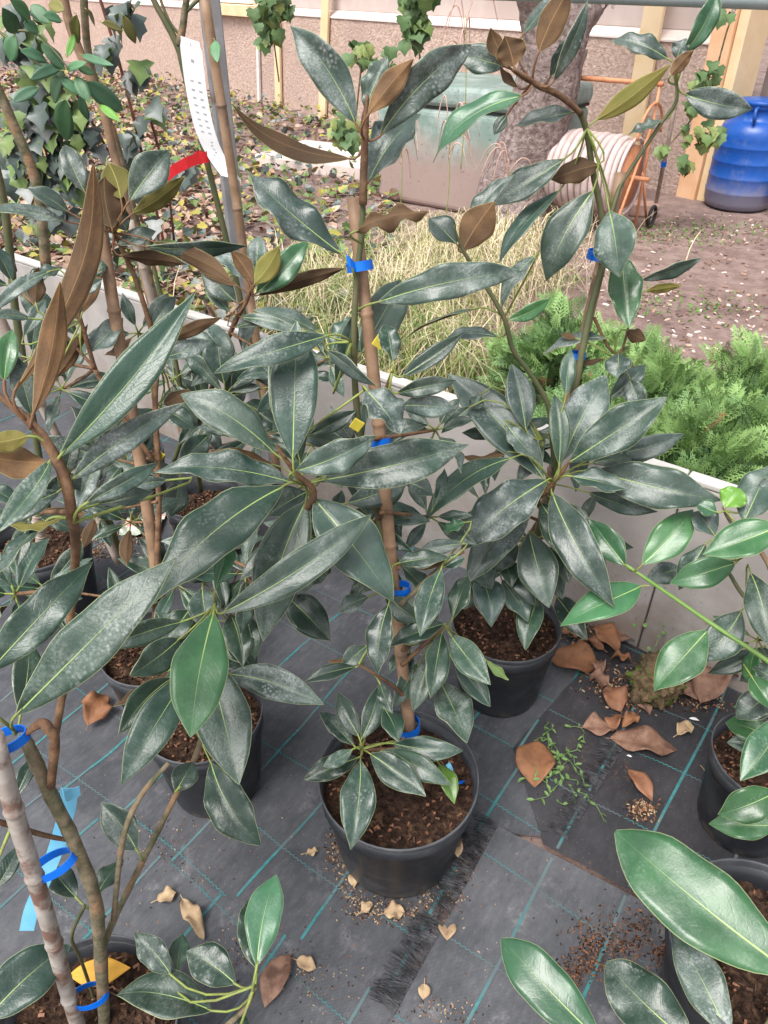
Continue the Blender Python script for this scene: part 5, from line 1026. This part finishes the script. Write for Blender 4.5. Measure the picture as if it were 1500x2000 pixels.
def filler(plant, att, root, n, lo, hi, tops, up=0.0, wr=.36):
    stem(plant, 'twig', [root, ((root[0]+att[0])/2+6, (root[1]+att[1])/2, (root[2]+att[2])/2), att], [.0042, .0036, .0028], 'stem_brown', 6)
    a0 = random.uniform(0, 6.28)
    for i in range(n):
        a = a0+i*6.283/n+random.gauss(0, .25); ln = random.uniform(lo, hi); ca, sa = math.cos(a), math.sin(a)*.9-up
        leaf(plant, att, att[0]+ca*16, att[1]+sa*16, att[0]+ca*(ln+16), att[1]+sa*(ln+16), ln*random.uniform(wr*.85, wr*1.15), top=random.choice(tops), dy=random.uniform(-.02, .03), roll=random.gauss(0, 25), u=1 if random.random() < .06 else 0, und='under_dark')
TD = ['top_dark', 'top', 'top']; TU = ['top', 'top_dusty', 'top_dusty']
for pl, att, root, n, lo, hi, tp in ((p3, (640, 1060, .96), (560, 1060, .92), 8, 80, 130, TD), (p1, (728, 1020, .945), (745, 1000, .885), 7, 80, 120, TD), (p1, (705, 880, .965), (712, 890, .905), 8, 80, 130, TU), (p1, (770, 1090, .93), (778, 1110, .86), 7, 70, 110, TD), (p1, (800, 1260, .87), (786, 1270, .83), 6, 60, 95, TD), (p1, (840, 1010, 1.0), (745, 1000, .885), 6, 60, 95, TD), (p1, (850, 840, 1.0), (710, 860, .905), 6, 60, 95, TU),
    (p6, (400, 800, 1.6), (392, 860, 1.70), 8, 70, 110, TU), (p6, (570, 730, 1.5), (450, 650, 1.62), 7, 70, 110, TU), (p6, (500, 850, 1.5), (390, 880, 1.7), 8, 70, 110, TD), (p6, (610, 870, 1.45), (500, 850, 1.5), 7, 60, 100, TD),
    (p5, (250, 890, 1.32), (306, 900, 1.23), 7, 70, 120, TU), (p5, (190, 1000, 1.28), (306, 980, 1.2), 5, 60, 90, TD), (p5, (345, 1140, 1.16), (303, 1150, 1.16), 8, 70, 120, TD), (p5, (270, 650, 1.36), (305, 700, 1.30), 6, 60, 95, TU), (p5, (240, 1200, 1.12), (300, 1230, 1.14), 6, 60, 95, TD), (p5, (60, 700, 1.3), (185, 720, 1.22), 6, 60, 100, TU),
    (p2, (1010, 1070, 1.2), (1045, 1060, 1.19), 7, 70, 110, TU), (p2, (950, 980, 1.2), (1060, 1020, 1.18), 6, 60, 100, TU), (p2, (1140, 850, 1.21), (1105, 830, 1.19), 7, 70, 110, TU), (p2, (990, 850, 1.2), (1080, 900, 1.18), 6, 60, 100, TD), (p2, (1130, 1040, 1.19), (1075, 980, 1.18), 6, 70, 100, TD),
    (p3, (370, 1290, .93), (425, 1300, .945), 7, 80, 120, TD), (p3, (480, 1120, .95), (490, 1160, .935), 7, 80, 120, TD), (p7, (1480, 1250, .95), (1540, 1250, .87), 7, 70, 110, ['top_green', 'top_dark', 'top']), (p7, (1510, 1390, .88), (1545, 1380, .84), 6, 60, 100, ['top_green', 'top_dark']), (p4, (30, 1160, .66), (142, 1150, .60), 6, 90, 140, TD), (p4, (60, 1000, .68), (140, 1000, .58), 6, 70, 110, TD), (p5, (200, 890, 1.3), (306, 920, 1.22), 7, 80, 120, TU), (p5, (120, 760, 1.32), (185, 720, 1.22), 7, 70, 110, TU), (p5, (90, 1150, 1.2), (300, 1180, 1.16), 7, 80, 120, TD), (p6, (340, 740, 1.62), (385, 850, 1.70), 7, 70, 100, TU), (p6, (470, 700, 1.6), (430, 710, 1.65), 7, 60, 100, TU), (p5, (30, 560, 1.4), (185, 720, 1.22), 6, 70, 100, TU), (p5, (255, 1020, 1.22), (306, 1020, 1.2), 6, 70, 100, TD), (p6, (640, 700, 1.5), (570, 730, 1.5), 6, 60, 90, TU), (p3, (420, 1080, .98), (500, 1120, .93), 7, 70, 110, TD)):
    filler(pl, att, root, n, lo, hi, tp)

# ------------------------------------------------------------------ ties
def tie(label, p, axp, r, h, mat, xd=(1, 0, 0), ry=None, tail=None): 
    c_ = pt(*p); return band('plant_tie', label, c_, pt(*axp)-c_, r, ry or r, h, mat, xd, tail)
tie('blue strap tying stem and cane near the top of the centre plant', (703, 520, .985), (690, 440, 1.0), .0165, .0125, 'tie_blue', tail=[pt(693, 520, .968), pt(684, 512, .962), pt(677, 506, .962)])
tie('blue strap low on the centre cane below the big whorl', (783, 1150, .872), (775, 1090, .88), .014, .012, 'tie_blue')
tie('blue strap at the soil of the front pot', (795, 1418, .826), (790, 1380, .83), .022, .016, 'tie_blue', tail=[pt(780, 1420, .80), pt(778, 1435, .79)])
tie('blue strap on the centre cane just behind the long right leaf', (744, 862, .935), (738, 800, .95), .014, .012, 'tie_blue')
tie('blue strap high on the right leaning cane', (1168, 498, 1.268), (1180, 450, 1.27), .017, .014, 'tie_blue', tail=[pt(1158, 500, 1.25), pt(1154, 507, 1.245)])
tie('blue strap lower on the right leaning cane', (1129, 694, 1.245), (1138, 650, 1.25), .013, .011, 'tie_blue')
c_ = pt(102, 1690, .435); band('plant_tie', 'wide blue strap looped round the mottled stake and stem', c_, pt(85, 1640, .44)-c_+Vector((-.024, 0, .008)), .028, .015, .010, 'tie_blue', pt(150, 1650, .445)-pt(52, 1725, .43))
c_ = pt(175, 1945, .425); band('plant_tie', 'lower blue strap round the mottled stake and stem at the bottom left', c_, pt(168, 1900, .43)-c_+Vector((-.02, 0, .006)), .025, .015, .010, 'tie_blue', pt(215, 1915, .43)-pt(135, 1975, .42))
c_ = pt(10, 1447, .455); band('plant_tie', 'blue strap at the left edge below the big leaf', c_, Vector((-.2, 0, 1)), .022, .012, .011, 'tie_blue', pt(45, 1430, .46)-pt(-20, 1465, .45))
for (px, py, Y, lab) in ((312, 890, 1.25, 'yellow clip on the thick bamboo cane at left'), (697, 830, .92, 'yellow clip on the stem left of the centre cane'), (742, 668, .93, 'small yellow clip beside the centre cane')):
    c_ = pt(px, py, Y); V, F = box_vf(c_, .016, .004, .017, Matrix.Rotation(.6, 3, 'Y')); o = mesh_obj('plant_clip', V, F, M['tie_yellow'], smooth=False); bevel(o, .001); tag(o, lab, 'clip', 'yellow clips')
# light blue ribbon label
def ribbon(name, label, pts, hw, mat, side=Vector((1, 0, 0)), cat='ribbon', par=None):
    P, _ = spline(pts, [0]*len(pts), 7); V, F = [], []
    for q in P:
        for th in (0, .0006):
            for s in (-1, 1): V.append(Vector(q)+side*s*hw+Vector((0, th, 0)))
    for i in range(len(P)-1):
        b, d = i*4, i*4+4; F += [(b, b+1, d+1, d), (b+2, d+2, d+3, b+3), (b, d, d+2, b+2), (b+1, b+3, d+3, d+1)]
    F += [(0, 2, 3, 1), tuple(len(V)-4+i for i in (0, 1, 3, 2))]
    o = mesh_obj(name, V, F, M[mat], par, smooth=False)
    return tag(o, label, cat) if label else o
rb = ribbon('ribbon_label', 'light blue ribbon label hanging behind the blue strap', [pt(135, 1540, .475), pt(131, 1580, .475), pt(112, 1650, .473), pt(85, 1720, .47), pt(62, 1775, .468), pt(52, 1818, .466)], .0098, 'ribbon_blue')
ribbon('ribbon_end', None, [pt(118, 1530, .462), pt(123, 1548, .455), pt(130, 1556, .458), pt(142, 1550, .47), pt(156, 1545, .474)], .009, 'ribbon_blue', Vector((.15, 0, 1)).normalized(), par=rb)

# ------------------------------------------------------------------ litter on the fabric
def ghz(x, y):
    p = (x, y)
    return hC(x, y) if inpoly(p, C_poly) else hD(x, y) if inpoly(p, D_poly) else hA(x, y) if inpoly(p, A_poly) else hB(x, y)
def dead(label, a, b, w, mat, lift=.006, wave=.35, bend=.12, fold=.4, roll=0, group='fallen leaves'):
    p, q = gp(*a), gp(*b); B = Vector((p.x, p.y, ghz(p.x, p.y)+lift)); T = Vector((q.x, q.y, ghz(q.x, q.y)+lift)); a_ = (T-B).normalized()
    n = Matrix.Rotation(rad(roll), 3, a_) @ (Vector((0, 0, 1))-a_*a_.z)
    o = leaf_mesh('fallen_leaf', B, T, w*depth((B+T)/2)/FPX/.8, n, [M[mat]]*3, B-a_*.012-Vector((0, 0, .002)), bend, random.uniform(-.06, .06), fold, wave, random.uniform(1.2, 2.2), random.uniform(-.5, .5), .03, .0009, (.95, .75), 12, 6)
    return tag(o, label, 'fallen leaf', group)
dead('orange brown fallen leaf lying flat beside the trailing weed', (1048, 1462), (1042, 1548), 60, 'dead1', wave=.12, bend=.05)
dead('large grey brown fallen leaf on the black fabric', (1190, 1450), (1318, 1478), 50, 'dead2', wave=.25)
dead('curled glossy brown leaf touching the large grey brown leaf', (1135, 1432), (1205, 1435), 38, 'dead2', wave=.4)
dead('small red brown leaf standing on the large grey brown leaf', (1208, 1410), (1190, 1440), 28, 'dead4', lift=.015, roll=30)
dead('narrow rust brown leaf on the black fabric', (1225, 1512), (1270, 1575), 28, 'dead4', wave=.1)
dead('orange fallen leaf in front of the pot by the border', (1075, 1300), (1168, 1310), 52, 'dead1', lift=.012, roll=15)
dead('brown leaf lying against the left foot of the rock', (1185, 1355), (1210, 1402), 40, 'dead4', lift=.012)
dead('tan brown leaf leaning on the right of the mossy rock', (1360, 1395), (1420, 1325), 62, 'dead2', lift=.02, bend=.2, roll=-15)
dead('brown leaf under the tan leaf right of the rock', (1330, 1370), (1385, 1362), 40, 'dead2', lift=.01)
dead('pinkish brown leaf in front of the mossy rock', (1235, 1362), (1266, 1405), 26, 'dead2')
dead('pale orange curled leaf at the foot of the border panel', (1160, 1238), (1205, 1288), 36, 'dead1', lift=.02, bend=.2)
dead('orange leaf tucked behind the pot by the border', (1095, 1248), (1135, 1245), 30, 'dead1', lift=.015)
dead('wide brown leaf at the border foot left of the rock', (1180, 1255), (1240, 1262), 34, 'dead2', lift=.02)
dead('crumpled brown leaf between the rock and the border pot', (1150, 1330), (1185, 1350), 34, 'dead2', lift=.01, wave=.5)
dead('small torn tan leaf on the teal ribbon right of the large leaf', (1318, 1448), (1348, 1432), 24, 'dead3', wave=.5)
dead('curled tan leaf near the right edge pot', (1368, 1520), (1400, 1560), 22, 'dead3', lift=.012, wave=.5)
dead('triangular brown folded leaf by the left pots', (178, 1432), (212, 1372), 44, 'dead1', lift=.02, bend=.15, roll=25, fold=.6)
dead('flat tan leaf right of the frayed edge', (875, 1798), (872, 1846), 28, 'dead3', wave=.08, bend=.02)
dead('small tan leaf near the bottom, below the front pot', (828, 1932), (825, 1962), 20, 'dead3', wave=.1)
dead('yellowish leaf against the right side of the front pot', (893, 1645), (893, 1685), 20, 'dead3', lift=.012, roll=30)
dead('small pale leaf at the left foot of the front pot', (692, 1712), (692, 1742), 16, 'dead3')
dead('tan curled leaf at the front foot of the front pot', (750, 1795), (790, 1790), 26, 'dead3', lift=.01, wave=.5)
dead('pale torn leaf left of the front pot foot', (706, 1788), (728, 1772), 18, 'dead3', wave=.4)
dead('crumpled tan leaf on the fabric left of the seam', (310, 1765), (348, 1752), 24, 'dead3', lift=.01, wave=.5)
dead('shrivelled brown leaf hanging together below the crumpled tan leaf', (360, 1765), (400, 1840), 26, 'dead3', lift=.01, wave=.7)
dead('reddish brown leaf beside the upright pale leaf at the bottom', (568, 1872), (518, 1972), 42, 'dead2', wave=.1, lift=.012)
dead('small tan leaf right of the reddish leaf', (580, 1878), (618, 1895), 22, 'dead3')
dead('tiny dried leaf on the fabric near the teal crossing', (600, 1672), (622, 1668), 14, 'dead3', wave=.5)
o = leaf_mesh('fallen_leaf', gp(135, 1905, .235), gp(255, 1890, .235), .036, Vector((0, -.5, 1)), [M['yellow_leaf']]*3, gp(130, 1908, .232), .05, 0, .2, .05, 2, 0, 0, .001); tag(o, 'yellow orange leaf lying on the corner pot rim', 'fallen leaf', 'fallen leaves')
for (a, b, w_, lab) in (((1340, 1417), (1360, 1422), 8, 'small white petal on the black fabric'), ((1222, 1482), (1232, 1486), 5, 'tiny white fleck under the large brown leaf')):
    p, q = gp(*a), gp(*b); o = leaf_mesh('petal', Vector((p.x, p.y, ghz(p.x, p.y)+.004)), Vector((q.x, q.y, ghz(q.x, q.y)+.004)), w_*.001, Vector((0, 0, 1)), [M['paper']]*3, None, .1, 0, .2, .1, nu=6, nv=4); tag(o, lab, 'petal', 'white petals')
for i, (px, py, nm) in enumerate(((1145, 1275, 'left of the orange leaf'), (1168, 1318, 'below the curled orange leaf'), (1210, 1300, 'at the left shoulder of the rock'), (1120, 1285, 'by the pot rim foot'), (1395, 1345, 'right of the rock at the panel'), (1225, 1420, 'left of the small pinkish leaf'), (1160, 1270, 'at the panel foot'), (1345, 1335, 'behind the tan leaf'))):
    an = i*1.7; dead('small dark curled dead leaf '+nm, (px-22*math.cos(an), py-14*math.sin(an)), (px+22*math.cos(an), py+14*math.sin(an)), 22, ('dead4', 'dead2', 'dead1')[i % 3], lift=.014, bend=.22, wave=.6, fold=.6, roll=(i*53 % 60)-30)
# soil crumbs on the fabric
def patch(label, spots, n, sz, mats):
    pts = []
    for i in range(n):
        cx, cy, sx, sy = random.choice(spots); p = gp(cx+random.gauss(0, sx), cy+random.gauss(0, sy)); pts.append((p.x, p.y, ghz(p.x, p.y)+.001))
    crumbs('soil_crumbs', pts, sz, mats, None, label, 'soil crumbs')
CM = [M['chip'], M['soil'], M['dead4'], M['dead3']]
patch('brown soil crumbs spilled on the fabric left of the large green leaf', [(1165, 1830, 28, 24), (1190, 1870, 26, 26), (1245, 1810, 22, 16), (1140, 1880, 20, 22), (1290, 1870, 14, 16), (1220, 1850, 30, 10), (1120, 1905, 18, 15)], 1000, (.0012, .0040), CM[:3])
patch('brown crumbs and bark around the mossy rock', [(1190, 1340, 30, 22), (1220, 1370, 20, 14), (1150, 1240, 40, 10), (1330, 1385, 50, 10), (1250, 1590, 14, 10)], 900, (.0015, .0055), CM)
patch('ring of dirt around the foot of the front pot', [(680, 1720, 14, 34), (720, 1775, 26, 16), (780, 1790, 40, 12), (860, 1760, 30, 16), (905, 1690, 10, 26), (650, 1660, 10, 24)], 1000, (.001, .0032), CM)
patch('fine debris scattered over the grey fabric', [(560, 1500, 200, 180), (350, 1700, 150, 130), (1000, 1750, 150, 120), (620, 1930, 120, 50), (300, 1650, 40, 30), (480, 1850, 20, 20), (600, 1910, 40, 25), (860, 1985, 40, 14)], 750, (.0008, .0028), CM)
patch('bark crumbs between the back left pots', [(250, 1050, 30, 18), (190, 1080, 20, 10), (280, 1020, 20, 14)], 500, (.002, .006), CM)

# mossy rock
rc = gp(1272, 1362); bm = bmesh.new(); bmesh.ops.create_icosphere(bm, subdivisions=5, radius=1)
for v in bm.verts:
    d = v.co.normalized(); r = 1+.34*noise.noise(d*1.7+Vector((4, 0, 0)))+.24*noise.noise(d*4)+.14*noise.noise(d*9)+.05*noise.noise(d*20)-.22*abs(noise.noise(d*6+Vector((3, 3, 3))))
    v.co = Vector((d.x*.062*r, d.y*.058*r, d.z*.062*r))
me = bpy.data.meshes.new('rock'); bm.to_mesh(me)
me.materials.append(M['rock']); me.materials.append(M['moss']); me.polygons.foreach_set('use_smooth', [True]*len(me.polygons))
for p_ in me.polygons:
    c_ = p_.center
    if p_.normal.z > .25 and noise.noise(c_*22+Vector((1, 2, 7)))+.5*noise.noise(c_*70) > .02: p_.material_index = 1
bm.free(); o = link(bpy.data.objects.new('rock', me)); o.location = (rc.x, rc.y, ghz(rc.x, rc.y)+.045); o.rotation_euler = (.1, .2, .5); tag(o, 'rough brown rock with green moss by the border foot', 'rock')
me2 = None
wp = empty('small_weed', (rc.x, rc.y+.03, .10), 'tiny round leaved weed sprouting beside the mossy rock', 'weed')
for i in range(9):
    p = gp(1262+random.uniform(-20, 45), 1270-random.uniform(0, 60), .09+.03*random.random()); V, F = [], []; oval(.013, .012, V, F, p, rR(.4)); mesh_obj('leaf', V, F, M['weed'], wp, False)
tube('stem', [gp(1268, 1285, .09), gp(1285, 1250, .12), gp(1295, 1215, .13)], .0008, M['weed'], wp, 5)
# trailing weed
c_ = gp(1100, 1510); we = empty('trailing_weed', (c_.x, c_.y, .02), 'thin trailing green weed on the fabric by the orange leaf', 'weed')
for i in range(16):
    a = random.uniform(0, 6.28); s = gp(1100+random.gauss(0, 22), 1500+random.gauss(0, 32)); P = []; x, y = s.x, s.y
    for j in range(6):
        P.append((x, y, ghz(x, y)+.003+.012*random.random())); a += random.gauss(0, .7); x += .016*math.cos(a); y += .016*math.sin(a)
    tube('runner', P, .0007, M['weed'], we, 5, 4)
    for j in range(6):
        V, F = [], []; oval(random.uniform(.010, .017), .007, V, F, P[j], rR(.4)); mesh_obj('leaf', V, F, M['weed'], we, False)
# blue scraps in the front pot, wrapper at the back
for i, (a, b, lab) in enumerate((((874, 1492), (882, 1508), 'upright blue plastic scrap in the front pot soil'), ((888, 1535), (906, 1528), 'flat blue plastic scrap lying in the front pot soil'))):
    p, q = gp(*a, .222), gp(*b, .215); V, F = [], []
    o = ribbon('plastic_scrap', lab, [p, p.lerp(q, .5)+Vector((0, 0, .004)), q], .005, 'ribbon_blue' if i == 0 else 'tie_blue', Vector((.7, .7, 0)), 'scrap'); o['group'] = 'blue scraps'
V, F, mi = [], [], []; nw = 14; c_ = gp(285, 1030)
for j in range(nw+1):
    for i in range(nw+1):
        x, y = c_.x-.06+.12*i/nw, c_.y-.07+.14*j/nw; V.append((x, y, hA(x, y)+.012+.022*abs(noise.noise(Vector((x*30, y*30, 2))))))
for j in range(nw):
    for i in range(nw): F.append((j*(nw+1)+i, j*(nw+1)+i+1, (j+1)*(nw+1)+i+1, (j+1)*(nw+1)+i)); mi.append(0 if noise.noise(Vector((i*.4, j*.4, 1))) > .0 else 1)
o = mesh_obj('wrapper', V, F, [M['wrap_red'], M['wrap_white']], None, False, mi); tag(o, 'crumpled red and white plastic wrapper between the back pots', 'wrapper')
dead('brown leaf lying on top of the wrapper', (235, 1000), (280, 990), 26, 'dead1', lift=.04)
